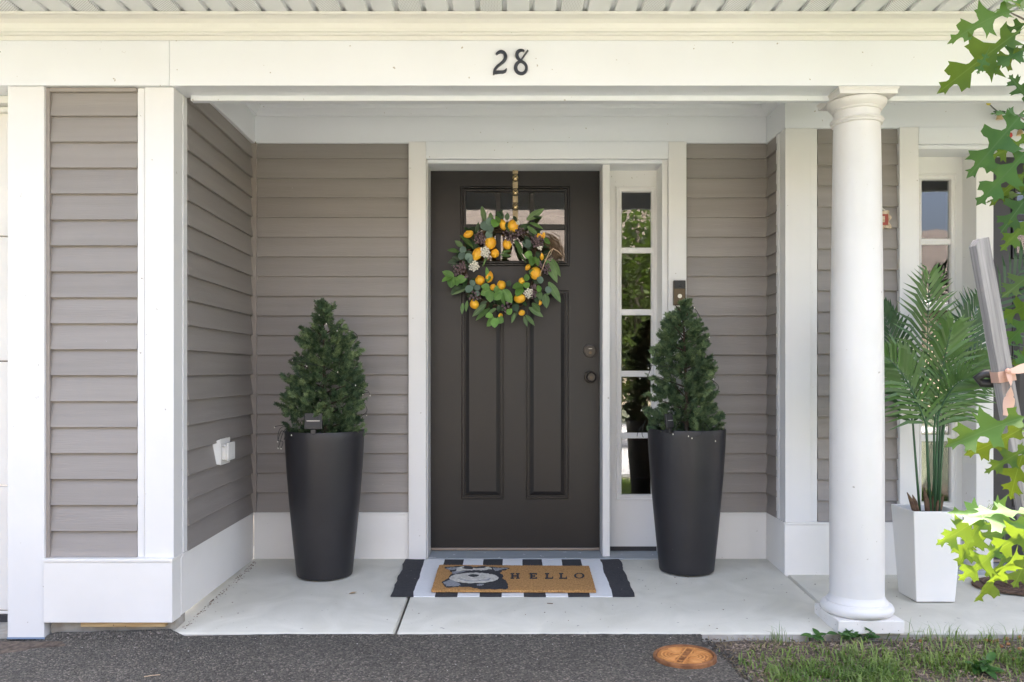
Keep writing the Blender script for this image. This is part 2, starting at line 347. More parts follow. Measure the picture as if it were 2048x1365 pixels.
# ------------------------------------------------------------------ ground
def fr(p, s=1.0): return mnoise.noise(Vector(p) * s)
g = MB(); n = 60
xs = [-40, -20, -8, -3, 0] + [.5 + i * .035 for i in range(70)] + [3 + i * .2 for i in range(20)] + [8, 20, 40]
ys = [-45, -25, -10, -3, 0, 1] + [1.4 + i * .06 for i in range(31)] + [3.4, 12]
vs = []
for y in ys:
    for x in xs:
        z = -.086 + .012 * max(0, min(1, (y - 3.0) / .2))
        if 1 < y < 3.3 and .4 < x < 7: z += .012 * fr((x, y, 0), 4) + .006 * fr((x, y, 3), 14)
        if y > 3.3: z = -.15
        vs.append((x, y, z))
w = len(xs)
g.add(vs, [(j * w + i, j * w + i + 1, (j + 1) * w + i + 1, (j + 1) * w + i) for j in range(len(ys) - 1) for i in range(w - 1)])
tag(g.build('ground', 'earth', smooth=True), kind='structure')

def asphalt_z(x): return -.060 + .022 * max(-1.2, min(0, (x + .9)))
a = MB()
def right_edge(y): return .79 - .10 * (y - 2.6) + .022 * fr((y, 1, 5), 6) + .016 * fr((y, 7, 5), 22) + .010 * fr((y, 9, 5), 60)
ys = [-6.15, -5, -2, 0, 1, 1.6, 2.2, 2.45] + [2.5 + i * .012 for i in range(60)]
nx = 130; vs = []
for y in ys:
    re = right_edge(min(max(y, 1.5), 3.21))
    for i in range(nx):
        t = i / (nx - 1); x = -6 + (re + 6) * (1 - (1 - t) ** 2.2)
        yy = y
        z = asphalt_z(x) + .0016 * fr((x, yy, 0), 30) + .001 * fr((x, yy, 9), 90)
        if t > .985: z -= .03 * (t - .985) / .015
        vs.append((x, yy, z))
# back edge runs ragged along the slab and the wall foot
last = len(ys) - 1
for i in range(nx):
    x, y, z = vs[last * nx + i]
    e = 3.228 + .005 * fr((x, 2, 2), 40) + .003 * fr((x, 5, 2), 120)
    if x < -1.27: e = 3.245 + .012 * fr((x, 3, 3), 18)
    if -1.78 < x < -1.27: z += .022 + .008 * fr((x, 4, 4), 14)
    vs[last * nx + i] = (x, e, z + .004)
    for b in range(1, 4):
        q = vs[(last - b) * nx + i]; vs[(last - b) * nx + i] = (q[0], e - .012 * b, q[2] + (.004 if b < 2 else 0) + ((.022 - .006 * b) if -1.78 < x < -1.27 else 0))
a.add(vs, [(j * nx + i, j * nx + i + 1, (j + 1) * nx + i + 1, (j + 1) * nx + i) for j in range(len(ys) - 1) for i in range(nx - 1)])
tag(a.build('driveway', 'asphalt', smooth=True), kind='structure')

def strip(name, x0, x1, y0, y1, z, m):
    b = MB(); b.box(x0, x1, y0, y1, z - .12, z); tag(b.build(name, m), kind='structure')
strip('bounce_pavement', -40, 40, -7.6, -6.2, -.055, 'bounce_concrete'); strip('street', -40, 40, -13.4, -7.75, -.12, 'bounce_asphalt'); strip('bounce_path', .95, 2.1, -6.15, .6, -.062, 'bounce_concrete')  # sidewalk, road and path out of view, added to bounce light into the porch
# loose grit on the driveway and a fallen twig
gr = MB()
for k in range(110):
    y = rnd.uniform(2.55, 3.20); x = rnd.uniform(-1.8, .7); s = rnd.uniform(.001, .0026)
    gr.ball((x, y, asphalt_z(x) + s * .4), (s * rnd.uniform(.8, 1.5), s, s * .6), 5, 4)
cb = MB()
for k in range(420):
    y = rnd.uniform(2.55, 3.22); x = right_edge(y) + rnd.gauss(.01, .03); s = rnd.uniform(.0015, .006)
    cb.ball((x, y, -.074 + s * .3 + (.006 if x < right_edge(y) else 0)), (s * rnd.uniform(.8, 1.5), s * rnd.uniform(.8, 1.3), s * .7), 5, 4)
tag(cb.build('asphalt_crumbs', 'asphalt'), 'dark asphalt crumbs broken off along the driveway edge', 'crumbs', kind='stuff')
tag(gr.build('grit', 'stone'), 'pale grit scattered over the asphalt driveway', 'grit', kind='stuff')

# porch slabs, sloping a little to the front, with control joints
def slab(x0, x1, name='porch_slab'):
    s = MB(); b = .008; n = 24
    yf, yb = 3.232, 4.62
    rows = [(yf, -.19), (yf, slab_z(yf) - b), (yf + b * .4, slab_z(yf) - b * .3), (yf + b, slab_z(yf))] + [(y, slab_z(y)) for y in (3.5, 4.0, 4.28)] + [(yb, 0)]
    c = [(x0, -.012), (x0 + .006, 0)] + [(x0 + .006 + (x1 - x0 - .012) * i / n, 0) for i in range(1, n)] + [(x1 - .006, 0), (x1, -.012)]
    vs = [(x, y + (.0015 * fr((x, y, z), 9) if y < 3.2 else 0), z + (dz if z > -.15 else 0)) for y, z in rows for x, dz in c]; k = len(c)
    s.add(vs, [(j * k + i, j * k + i + 1, (j + 1) * k + i + 1, (j + 1) * k + i) for j in range(len(rows) - 1) for i in range(k - 1)])
    s.m[:k - 1] = [1] * (k - 1)
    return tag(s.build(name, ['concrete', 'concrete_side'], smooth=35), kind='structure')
J1, J2 = -.438, 1.322
slab(-1.40, J1 - .0035); slab(J1 + .0035, J2 - .004); slab(J2 + .004, 5.0)
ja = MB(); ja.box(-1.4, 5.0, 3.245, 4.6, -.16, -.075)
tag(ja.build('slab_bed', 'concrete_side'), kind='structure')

# ------------------------------------------------------------------ the house
house = thing('house', (0, 4.4, 0), 'taupe lap-sided house with white trim and a covered porch, number 28 over the porch', 'house')
DL, DB, DR = 3.256, 4.297, 4.02      # siding planes: front left panel, back of porch, right-hand bay
ZK = [2.040 - .1002 * k for k in range(-2, 19)]
DOORD = 4.444

def siding_wall(a, b, z0, z1, label=None, thick=.06, end_pad=0):
    """sheathing behind (one part), boards as its children; a->b seen left to right from outside"""
    n = nrm(a, b)
    s = MB(); s.prism([(-.004, z0), (-.004, z1), (-thick, z1), (-thick, z0)], a, b, n)
    wall = s.build('siding_wall', 'sheathing', house)
    h = .1002; m = MB()
    # lap profile: top tucked in, nose rolled at the bottom
    prof = [(-.002, h + .012), (.0015, h + .012), (.0015, h), (.0150, .005), (.0160, .002), (.0150, 0), (.002, .001), (-.002, .01)]
    m.prism(prof, a, b, n); me = m.mesh('siding_board', 'siding', WL[wall.name])
    for zk in ZK:
        if zk >= z1 - .01 or zk < z0 - .02: continue
        if zk + h > z1 + .012:
            t = z1 - zk; m2 = MB()
            f_ = .0150 + (.0015 - .0150) * t / h
            m2.prism([(-.002, t), (f_, t), (.0150, .005), (.0160, .002), (.0150, 0), (.002, .001)], a, b, n)
            link('siding_board', m2.mesh('siding_board', 'siding', WL[wall.name]), wall, (0, 0, zk))
        else: link('siding_board', me, wall, (0, 0, zk))
    return wall

# plan points
LF = (-1.296, 3.36); LBk = (-1.318, DB)                       # left return
XR = 1.312                                                      # right return, x of its face
CAS_L, CAS_R = xx(817, 4.27), xx(1373, 4.27)
siding_wall((xx(100, DL), DL), (xx(277, DL), DL), .236, 2.04)                      # front left panel
siding_wall(LF, LBk, .236, 2.25)                                                    # left return
siding_wall((xx(513, DB), DB), (CAS_L, DB), .236, 2.125)                            # back wall, left of door
siding_wall((CAS_R, DB), (xx(1535, DB), DB), .236, 2.125)                           # back wall, right of sidelight
siding_wall((XR + .012, DB - .02), (XR + .012, DR + .10), .236, 2.125, thick=.05)   # short right return
C2L = xx(1799, 3.99)
siding_wall((xx(1634, DR), DR), (C2L, DR), .236, 2.115)                             # right bay
C2R = C2L + .155 + 1.36 + .04
siding_wall((C2R, DR), (4.6, DR), .236, 2.115)

# taupe inside-corner posts and channels
c = MB(); c.box(xx(502, DB), xx(515, DB), DB - .022, DB + .03, .236, 2.125); c.build('corner_post', 'taupe_trim', house, bevel=.002)
c = MB(); c.box(xx(1534, DB), XR + .012, DB - .022, DB + .03, .236, 2.125); c.build('corner_post', 'taupe_trim', house, bevel=.002)
def channel(pts):
    c = MB(); c.box(*pts); return c.build('channel', 'taupe_trim', house, bevel=.0015)
x0, x1 = xx(88, 3.24), xx(100.5, 3.24)
channel((x0, x1, 3.235, 3.29, .236, 2.0465)); channel((x1, xx(277, DL), 3.236, 3.29, 2.032, 2.0468))

def board(name, m, x0, x1, y0, y1, z0, z1, bevel=.002, parent=house):
    b = MB(); b.box(x0, x1, y0, y1, z0, z1); return b.build(name, m, parent, bevel=bevel)

# front left: pilaster by the garage, corner board with flange, skirt boards
FZ0 = 2.0482
PIL0, PIL1 = xx(15, 3.222), xx(88.5, 3.222)
board('pilaster', 'white_vert', PIL0, PIL1, 3.222, 3.36, -.0725, FZ0 - .001)
board('corner_flange', 'white_vert', xx(275.5, 3.245), xx(290, 3.245), 3.243, 3.30, .236, FZ0 - .001)
board('corner_board', 'white_vert', xx(289.5, 3.232), -1.290, 3.232, 3.318, .236, FZ0 - .001)
board('corner_return', 'white_vert', -1.345, -1.2865, 3.3185, 3.3595, .237, FZ0 - .0015)
board('skirt_board', 'white_board', PIL1 + .0005, -1.2888, 3.215, 3.30, -.009, .224)
board('skirt_cap', 'white_board', PIL1 + .0005, -1.2868, 3.211, 3.31, .2245, .2358)
s = MB(); s.prism([(.0, -.004), (.0, .224), (-.05, .224), (-.05, -.004)], (-1.2868, 3.3005), (-1.301, 4.281), nrm((-1.288, 3.3), (-1.301, 4.28))); s.build('skirt_board', 'white_board', house, bevel=.0015)
s = MB(); s.prism([(.003, .2245), (.003, .2358), (-.05, .2358), (-.05, .2245)], (-1.2868, 3.311), (-1.301, 4.276), nrm((-1.288, 3.3), (-1.301, 4.28))); s.build('skirt_cap', 'white_board', house)
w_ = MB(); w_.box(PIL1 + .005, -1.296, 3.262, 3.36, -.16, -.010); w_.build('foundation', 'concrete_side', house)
w_ = MB()
xa, xb = xx(165, 3.25), xx(333, 3.25)
w_.box(xa, xb, 3.235, 3.262, -.031, -.0095); w_.build('shim_board', 'raw_wood', house, bevel=.002)
t = MB(); t.box(PIL0 - .001, PIL1 + .003, 3.2195, 3.2215, -.0728, -.066); t.build('masking_tape', 'blue_tape', house)

# back wall skirt boards
def skirt(x0, x1, y):
    board('skirt_board', 'white_board', x0, x1, y, y + .05, -.02, .224)
    board('skirt_cap', 'white_board', x0, x1, y - .004, y + .05, .2245, .2358)
skirt(-1.30, CAS_L - .001, 4.28); skirt(CAS_R + .001, XR - .0005, 4.28)
s = MB(); s.box(XR, XR + .05, 4.0005, 4.33, -.03, .224); s.build('skirt_board', 'white_board', house, bevel=.0015)
s = MB(); s.box(XR - .003, XR + .05, 4.0005, 4.276, .2245, .2358); s.build('skirt_cap', 'white_board', house)
skirt(XR + .001, C2L - .001, 3.998); skirt(C2R + .001, 4.6, 3.998)
# right bay corner board
board('corner_board', 'white_vert', XR + .004, xx(1622, 4.0), 4.0, 4.09, .236, 2.112)
board('corner_flange', 'white_vert', xx(1622, 4.0) + .0005, xx(1634.5, 4.008), 4.008, 4.09, .236, 2.112)
board('corner_return', 'white_vert', XR + .001, XR + .04, 4.0905, 4.13, .2362, 2.112)

# porch ceiling with friezes and crown
board('porch_ceiling', 'white_trim', -1.6, 5, 3.362, 4.40, 2.300, 2.36, bevel=0)
def crown(a, b, z1, n, m='white_trim', s=1.0):
    c = MB(); c.prism([(0, z1 - .048 * s), (.010 * s, z1 - .048 * s), (.012 * s, z1 - .040 * s), (.022 * s, z1 - .028 * s), (.036 * s, z1 - .016 * s), (.040 * s, z1 - .008 * s), (.044 * s, z1 - .008 * s), (.044 * s, z1), (0, z1)], a, b, n)
    return c.build('crown_moulding', m, house)
FRZ = 2.117
board('frieze_board', 'white_trim', -1.36, XR - .0005, 4.276, 4.35, FRZ, 2.2995)
fl0, fl1 = (-1.279, 3.362), (-1.2932, 4.30)
s = MB(); s.prism([(.0, FRZ - .001), (.0, 2.2985), (-.045, 2.2985), (-.045, FRZ - .001)], fl0, fl1, nrm(fl0, fl1)); s.build('frieze_board', 'white_trim', house, bevel=.002)
board('frieze_board', 'white_trim', XR, XR + .04, 3.9955, 4.35, FRZ - .002, 2.2990)
board('frieze_board', 'white_trim', XR + .0005, 4.8, 3.995, 4.06, FRZ - .005, 2.2992)
crown((-1.279, 4.2758), (XR, 4.2758), 2.2998, (0, -1)); crown(fl0, (-1.293, 4.2756), 2.2996, nrm(fl0, fl1))
crown((XR, 4.2755), (XR, 3.995), 2.2994, (-1, 0)); crown((XR - .044, 3.9945), (4.8, 3.9945), 2.2997, (0, -1))

# beam with fascia boards, inner drop strip
JX = xx(338.5, 3.216)
board('beam_fascia', 'white_trim', -7, JX - .0008, 3.2162, 3.36, FZ0, 2.40, bevel=.0012)
board('beam_fascia', 'white_trim', JX + .0008, 6, 3.216, 3.36, FZ0 - .0006, 2.40, bevel=.0012)
board('beam_strip', 'white_trim', xx(381, 3.33), 6, 3.330, 3.3615, FZ0 - .0215, FZ0 - .001, bevel=.001)
# bed moulding under the soffit
SOF = 2.3025
def zc(py, d): return zz(py, d)
BD = 3.216
prof = [(o_, zz(p_, BD - o_)) for o_, p_ in ((0, 81.5), (.009, 81), (.009, 72), (.014, 71), (.021, 70), (.024, 67), (.021, 64), (.012, 63), (.013, 56), (.020, 47), (.034, 38), (.052, 31), (.058, 29.5), (.058, 28.2), (.070, 27.8))] + [(.071, SOF - .001), (0, SOF - .001)]
c = MB(); c.prism(prof, (-7, BD - .0004), (6, BD - .0004), (0, -1)); c.build('bed_moulding', 'cream_trim', house)

# vinyl soffit planks with V grooves, every third one vented
sof = MB(); sof.box(-7, 6, 2.47, 3.215, SOF + .012, SOF + .03); sofo = sof.build('soffit', 'soffit_vinyl', house)
pitch = .1005
prof = lambda z: [(0, z)]
def plank(vent):
    m = MB(); w = pitch - .013
    vs = []
    for y in (2.48, 3.214):
        for x, z in ((0, SOF + .011), (.0045, SOF), (w - .0045, SOF), (w, SOF + .011)): vs.append((x, y, z))
    m.add(vs, [(0, 1, 5, 4), (1, 2, 6, 5), (2, 3, 7, 6), (3, 0, 4, 7), (0, 3, 2, 1), (4, 5, 6, 7)])
    return m.mesh('soffit_panel', 'soffit_vented' if vent else 'soffit_vinyl', WL[sofo.name])
pv, pp = plank(True), plank(False)
xs0 = xx(680 + 817 / 2.968, 3.145) + .007 - .1005 * 48
for i in range(102):
    link('soffit_panel', pv if i % 3 == 0 else pp, sofo, (xs0 + i * pitch, 0, 0))
# eave fascia, gutter and roof above
board('eave_fascia', 'cream_trim', -7, 6, 2.45, 2.4695, SOF - .01, SOF + .18)
gt = MB(); gt.prism([(0, SOF + .02), (.075, SOF + .02), (.11, SOF + .07), (.115, SOF + .13), (.105, SOF + .13), (.095, SOF + .07), (.07, SOF + .03), (0, SOF + .03)], (-7, 2.4495), (6, 2.4495), (0, -1)); gt.build('gutter', 'cream_trim', house)
rf = MB(); rf.prism([(.05, SOF + .185), (-4.6, SOF + .185 + 4.65 * .55), (-4.6, SOF + .185 + 4.65 * .55 - .1), (.05, SOF + .17)], (-7, 2.45), (6, 2.45), (0, -1)); rf.build('roof', 'shingle', house)
uw = MB(); uw.box(-7, 6, 4.75, 4.9, 2.36, 3.6); uw.box(-7, 6, 3.31, 4.9, 2.365, 2.42); uw.build('upper_wall', 'sheathing', house)

# rooms behind the glass
def room(x0, x1, y0, y1, z1, parent):
    r = MB(); r.box(x0, x1, y1, y1 + .05, -.05, z1); r.box(x0 - .05, x0, y0, y1, -.05, z1); r.box(x1, x1 + .05, y0, y1, -.05, z1); r.box(x0, x1, y0, y1, z1, z1 + .05)
    r.build('room', 'room_wall', parent)
    f_ = MB(); f_.box(x0, x1, y0, y1, -.06, -.005); f_.build('room_floor', 'room_floor', parent)
room(-1.25, 1.35, 4.63, 7.6, 2.36, house); room(1.45, 4.4, 4.63, 7.6, 2.36, house)

# ---- front door with lites and panels
def frame_profile(m, x0, x1, z0, z1, y, rings):
    """picture-frame moulding: rings = [(inset, depth_out)], successive loops joined by quads"""
    loops = []
    for ins, out in rings:
        loops.append([(x0 + ins, y - out, z0 + ins), (x1 - ins, y - out, z0 + ins), (x1 - ins, y - out, z1 - ins), (x0 + ins, y - out, z1 - ins)])
    vs = [p for l in loops for p in l]
    fs = [(4 * j + i, 4 * j + (i + 1) % 4, 4 * (j + 1) + (i + 1) % 4, 4 * (j + 1) + i) for j in range(len(loops) - 1) for i in range(4)]
    return m.add(vs, fs)
def front_door(px0, D, paint, mirror=False, hinge_left=True):
    """slab door; px measures are the first door's, re-based to px0"""
    K = DOORD / F; ox = xx(px0, D)
    def X(px): return ox + (px - 861) * K
    def Z(py): return zz(py, DOORD)
    y = D; x0, x1, z0, z1 = X(861.5), X(1199), .022, Z(333)
    d = MB()
    # slab face as a ring of stiles and rails round the openings
    gx = [X(921), X(1140)]; gz = [Z(533.5), Z(373)]
    pz = [Z(999), Z(581)]; pa = [X(923), X(1008)]; pb = [X(1052), X(1137)]
    XS = sorted([x0, x1] + gx + pa + pb); ZS = sorted([z0, z1] + gz + pz)
    def hole(cx, cz):
        if gx[0] < cx < gx[1] and gz[0] < cz < gz[1]: return True
        if pz[0] < cz < pz[1] and (pa[0] < cx < pa[1] or pb[0] < cx < pb[1]): return True
        return False
    for i in range(len(XS) - 1):
        for j in range(len(ZS) - 1):
            if XS[i + 1] - XS[i] < 1e-6 or hole((XS[i] + XS[i + 1]) / 2, (ZS[j] + ZS[j + 1]) / 2): continue
            d.add([(XS[i], y, ZS[j]), (XS[i + 1], y, ZS[j]), (XS[i + 1], y, ZS[j + 1]), (XS[i], y, ZS[j + 1])], [(0, 1, 2, 3)])
    # edges of the slab
    d.add([(x0, y, z0), (x1, y, z0), (x1, y, z1), (x0, y, z1), (x0, y + .044, z0), (x1, y + .044, z0), (x1, y + .044, z1), (x0, y + .044, z1)], [(0, 4, 5, 1), (1, 5, 6, 2), (2, 6, 7, 3), (3, 7, 4, 0)])
    door = d.build('door', paint, house)
    for p in (pa, pb):
        m = MB(); frame_profile(m, p[0], p[1], pz[0], pz[1], y, [(0, 0), (.001, -.015), (.0065, -.015), (.008, -.004), (.014, -.004), (.0155, -.017), (.021, -.017), (.0215, -.012), (.041, -.002), (.0415, -.002)])
        b = len(m.v); m.add([m.v[b - 4], m.v[b - 3], m.v[b - 2], m.v[b - 1]], [(0, 1, 2, 3)])
        m.build('door_panel', paint, door)
    m = MB(); frame_profile(m, gx[0], gx[1], gz[0], gz[1], y, [(0, 0), (.001, -.014), (.005, -.014), (.006, .008), (.011, .008), (.0125, -.012), (.0165, -.012), (.018, .006), (.0275, .006), (.030, -.013)])
    m.build('lite_frame', paint, door)
    cxs = [(932.5, 991), (1001.5, 1059), (1068.5, 1128.5)]; czs = [(386, 449), (460, 520.5)]
    for c0, c1 in ((991, 1001.5), (1059, 1068.5)):
        for r0, r1 in czs:
            m = MB(); m.box(X(c0), X(c1), y - .003, y + .004, Z(r1), Z(r0)); m.build('muntin', paint, door, bevel=.002)
    m = MB(); m.box(X(932), X(1129), y - .0035, y + .004, Z(460), Z(449)); m.build('muntin', paint, door, bevel=.002)
    for c0, c1 in cxs:
        for r0, r1 in czs:
            m = MB(); m.box(X(c0) - .002, X(c1) + .002, y + .008, y + .013, Z(r1) - .002, Z(r0) + .002); m.build('pane', 'glass', door)
    hx = X(1180.3)
    if not mirror:
        m = MB(); m.lathe([(.036, 0), (.036, .006), (.034, .010), (.027, .011), (.026, .015), (.004, .0155)], (0, 0, 0), 36)
        m.v = [(hx + a_, y - c_, Z(702) + b_) for a_, b_, c_ in m.v]; lk = m.build('deadbolt', 'dark_metal', door, smooth=30)
        m = MB(); m.lathe([(.0075, 0), (.0075, .004), (.003, .0042)], (0, 0, 0), 18); m.v = [(hx + a_, y - .0155 - c_, Z(706) + b_) for a_, b_, c_ in m.v]; m.build('keyhole', 'bronze', lk)
        m = MB(); m.box(hx - .009, hx + .009, y - .0165, y - .015, Z(698.5), Z(697.5)); m.build('slot', 'silver_line', lk)
        m = MB(); m.lathe([(.033, 0), (.033, .006), (.029, .010), (.014, .012), (.012, .030), (.022, .036), (.027, .046), (.026, .058), (.020, .064), (.018, .0625), (.008, .0625)], (0, 0, 0), 36)
        m.v = [(hx + a_, y - c_, Z(754.6) + b_) for a_, b_, c_ in m.v]; kb = m.build('door_knob', 'dark_metal', door, smooth=30)
        m = MB(); m.lathe([(.0065, 0), (.0065, .003), (.002, .0032)], (0, 0, 0), 18); m.v = [(hx + a_, y - .063 - c_, Z(755) + b_) for a_, b_, c_ in m.v]; m.build('keyhole', 'bronze', kb)
    m = MB(); m.box(x0, x1, y - .006, y + .03, .008, .0215); m.build('door_sweep', 'threshold_metal', door, bevel=.002)
    return door
door = front_door(861, DOORD, 'door_paint')

def sidelight(pxs, D, pyg, parent, mould_left=True):
    """pxs = panel x0,x1 and glass x0,x1 in metres; pyg = glass rows"""
    x0, x1, g0, g1 = pxs; zt = zz(pyg[0][0], D); zb = zz(pyg[-1][1], D)
    m = MB(); z0, z1 = zz(1093, DOORD), zz(333, DOORD)
    m.box(x0, g0 - .03, D, D + .04, z0, z1); m.box(g1 + .03, x1, D, D + .04, z0, z1)
    m.box(g0 - .03, g1 + .03, D, D + .04, z0, zb - .03); m.box(g0 - .03, g1 + .03, D, D + .04, zt + .03, z1)
    sl = m.build('sidelight', 'white_vert', parent)
    m = MB(); frame_profile(m, g0 - .032, g1 + .032, zb - .032, zt + .032, D, [(0, 0), (0, .004), (.003, .009), (.009, .009), (.011, .004), (.020, .004), (.022, .008), (.028, .008), (.033, -.010)])
    m.build('sidelight_frame', 'white_vert', sl)
    for i, (r0, r1) in enumerate(pyg):
        m = MB(); m.box(g0 - .002, g1 + .002, D + .006, D + .011, zz(r1, D) - .002, zz(r0, D) + .002); m.build('pane', 'glass', sl)
        if i: 
            m = MB(); m.box(g0 - .004, g1 + .004, D - .004, D + .006, zz(r0, D), zz(pyg[i - 1][1], D)); m.build('muntin', 'white_vert', sl, bevel=.002)
    return sl
SD = DOORD - .004
rows = [(385, 496), (507, 619), (631, 742), (754, 866), (877, 989)]
sidelight((xx(1219, SD), xx(1328, SD), xx(1243.5, SD), xx(1302, SD)), SD, rows, house)
m = MB(); m.box(xx(1219, SD), xx(1328, SD), SD + .003, SD + .04, .004, zz(1093.3, DOORD)); m.build('sill_gap_strip', 'dark_strip', house)

# door frame: jambs, mullion post, head, casing
def door_surround(D, cl, jl, x_door0, x_door1, x_post0, x_post1, jr, cr, Dc, head0, head1):
    board('casing', 'white_vert', cl, jl, Dc, D + .05, -.002, head1, bevel=.002)
    board('casing', 'white_vert', jr, cr, Dc, D + .05, -.002, head1, bevel=.002)
    board('head_casing', 'white_trim', jl + .0005, jr - .0005, Dc - .0006, D + .05, head0, head1, bevel=.002)
    board('jamb', 'white_vert', jl + .0005, x_door0, Dc + .022, D + .06, -.001, head0 - .0005)
    board('jamb', 'white_vert', x_post1 + .262, jr - .0005, Dc + .022, D + .06, .0, head0 - .0005) if x_post1 > x_door1 else board('jamb', 'white_vert', x_door1, jr - .0005, Dc + .022, D + .06, .0, head0 - .0005)
    board('head_jamb', 'white_trim', x_door0 + .0005, jr - .026, Dc + .0225, D + .06, head0 - .018, head0 - .0008)
    board('mullion_post', 'white_vert', x_post0, x_post1, Dc + .05, D + .06, -.001, head0 - .0185)
DC = 4.262
door_surround(DOORD, xx(817, DC), xx(852, DC), xx(861.3, DOORD), xx(1199, DOORD), xx(1199.7, DOORD), xx(1219.5, DC + .06), xx(1337, DC), xx(1373, DC), DC, zz(318, DC), FRZ + .004)
# sill plate with chipped paint
m = MB(); m.box(xx(861, 4.4), xx(1338, 4.4), 4.262, 4.47, -.02, .0055); m.build('door_sill', 'sill_paint', house, bevel=.002)

# second front door to the right (mirror: sidelight on its left)
D2 = DR + .147; DC2 = 3.988
jl2 = xx(1837.5, DC2); g0, g1 = xx(1843, D2 - .004), xx(1899.5, D2 - .004)
dx0 = xx(1957.5, D2)
rows2 = [(361, 478), (490, 609), (621, 739), (751, 870), (883, 1004)]
sidelight((jl2 + .003, xx(1936, D2), g0, g1), D2 - .004, rows2, house)
front_door(1957.5, D2, 'door_paint_blue', mirror=True)
hd0 = zz(288, DC2)
board('casing', 'white_vert', C2L, jl2, DC2, D2 + .05, -.002, FRZ - .002); board('head_casing', 'white_trim', jl2 + .0005, dx0 + .92, DC2 - .0006, D2 + .05, hd0, FRZ - .002)
board('casing', 'white_vert', dx0 + .9205, C2R, DC2, D2 + .05, -.002, FRZ - .002)
board('head_jamb', 'white_trim', jl2 + .0005, dx0 + .91, DC2 + .0225, D2 + .06, hd0 - .018, hd0 - .0008)
board('mullion_post', 'white_vert', xx(1937, D2 - .06), dx0 - .001, DC2 + .05, D2 + .06, -.001, hd0 - .0185)
board('jamb', 'white_vert', dx0 + .895, dx0 + .92, DC2 + .022, D2 + .06, 0, hd0 - .0195)
m = MB(); m.box(jl2, dx0 + .92, 3.988, D2 + .05, -.02, .0045); m.build('door_sill', 'sill_paint', house, bevel=.002)
m = MB()
for i in range(14): m.tube([(g0 - .05 + i * .022, 4.62 + .012 * (i % 2), -.02), (g0 - .05 + i * .022, 4.62 + .012 * (i % 2), .62)], .016, 8)
m.build('curtain', 'curtain', house, smooth=True)

# garage door at the far left
gx1 = PIL0 - .0008
for i in range(5):
    zt = zz(225, 3.4) - i * .505
    m = MB(); m.box(-4.4, gx1, 3.40, 3.44, max(zt - .50, -.03), zt); m.build('garage_panel', 'garage_white', house, bevel=.004)
board('garage_head', 'cream_trim', -4.4, gx1, 3.33, 3.44, zz(206, 3.33), FZ0 - .001)
board('garage_head', 'cream_trim', -4.4, gx1, 3.37, 3.44, zz(224, 3.37), zz(207, 3.33))
m = MB(); m.box(-4.4, gx1, 3.395, 3.44, -.06, -.031); m.build('garage_seal', 'dark_strip', house)
m = MB(); m.box(-4.4, gx1, 3.25, 3.5, -.2, -.0605); m.build('garage_sill', 'concrete_side', house)
board('pilaster', 'white_vert', -4.9, -4.401, 3.222, 3.44, -.09, FZ0 - .001)

# ------------------------------------------------------------------ porch column
cxp = xx(1713.5, 3.336); cy = 3.336
colm = thing('porch_column', (cxp, cy, slab_z(3.25)), 'round white column with square plinth holding up the porch beam', 'column')
m = MB(); q = .1267; px_ = cxp + .004
zb = slab_z(3.235) + .001
m.box(px_ - q, px_ + q, cy - q, cy + q, zb, zb + .050); m.build('plinth', 'plinth_paint', colm, bevel=.003)
zt = zb + .0505
m = MB(); m.lathe([(.120, 0), (.131, .005), (.1365, .015), (.1365, .026), (.131, .036), (.121, .042), (.117, .043), (.116, .049), (.112, .052), (.107, .058), (.1045, .066), (.1030, .071)], (cxp, cy, zt), 64); m.build('base_ring', 'column_paint', colm, smooth=40)
sh = []; ztop = zz(241, cy - .08)
for i in range(25):
    t = i / 24; sh.append((.1022 - .014 * max(0, (t - .3) / .7) ** 1.4, .0695 + t * (ztop - zt - .0695)))
m = MB(); m.lathe(sh, (cxp, cy, zt), 64); m.build('shaft', 'column_paint', colm, smooth=40)
m = MB(); m.lathe([(.088, 0), (.094, .001), (.096, .005), (.094, .009), (.0975, .011), (.101, .016), (.099, .021), (.090, .025), (.0865, .026), (.0865, .052), (.092, .053), (.0945, .057), (.093, .061), (.094, .062), (.106, .072), (.1115, .084), (.111, .092), (.106, .0935)], (cxp, cy, zt + sh[-1][1] + .0003), 64)
cp = m.build('capital', 'column_paint', colm, smooth=40)
ab0 = zt + sh[-1][1] + .0942; top = FZ0 - .0012
m = MB(); q0, q1, q2 = .1115, .112, .1168; hz = top - ab0
loops = []
for qq, z in ((q0, ab0), (q1, ab0 + hz * .55), (q1 + .001, ab0 + hz * .58), (q2 - .003, ab0 + hz * .66), (q2, ab0 + hz * .72), (q2, top)):
    loops += [(cxp - qq, cy - qq, z), (cxp + qq, cy - qq, z), (cxp + qq, cy + qq, z), (cxp - qq, cy + qq, z)]
m.add(loops, [(4 * j + i, 4 * j + (i + 1) % 4, 4 * j + 4 + (i + 1) % 4, 4 * j + 4 + i) for j in range(5) for i in range(4)] + [(3, 2, 1, 0), (20, 21, 22, 23)])
m.build('abacus', 'column_paint', colm, bevel=.0015)

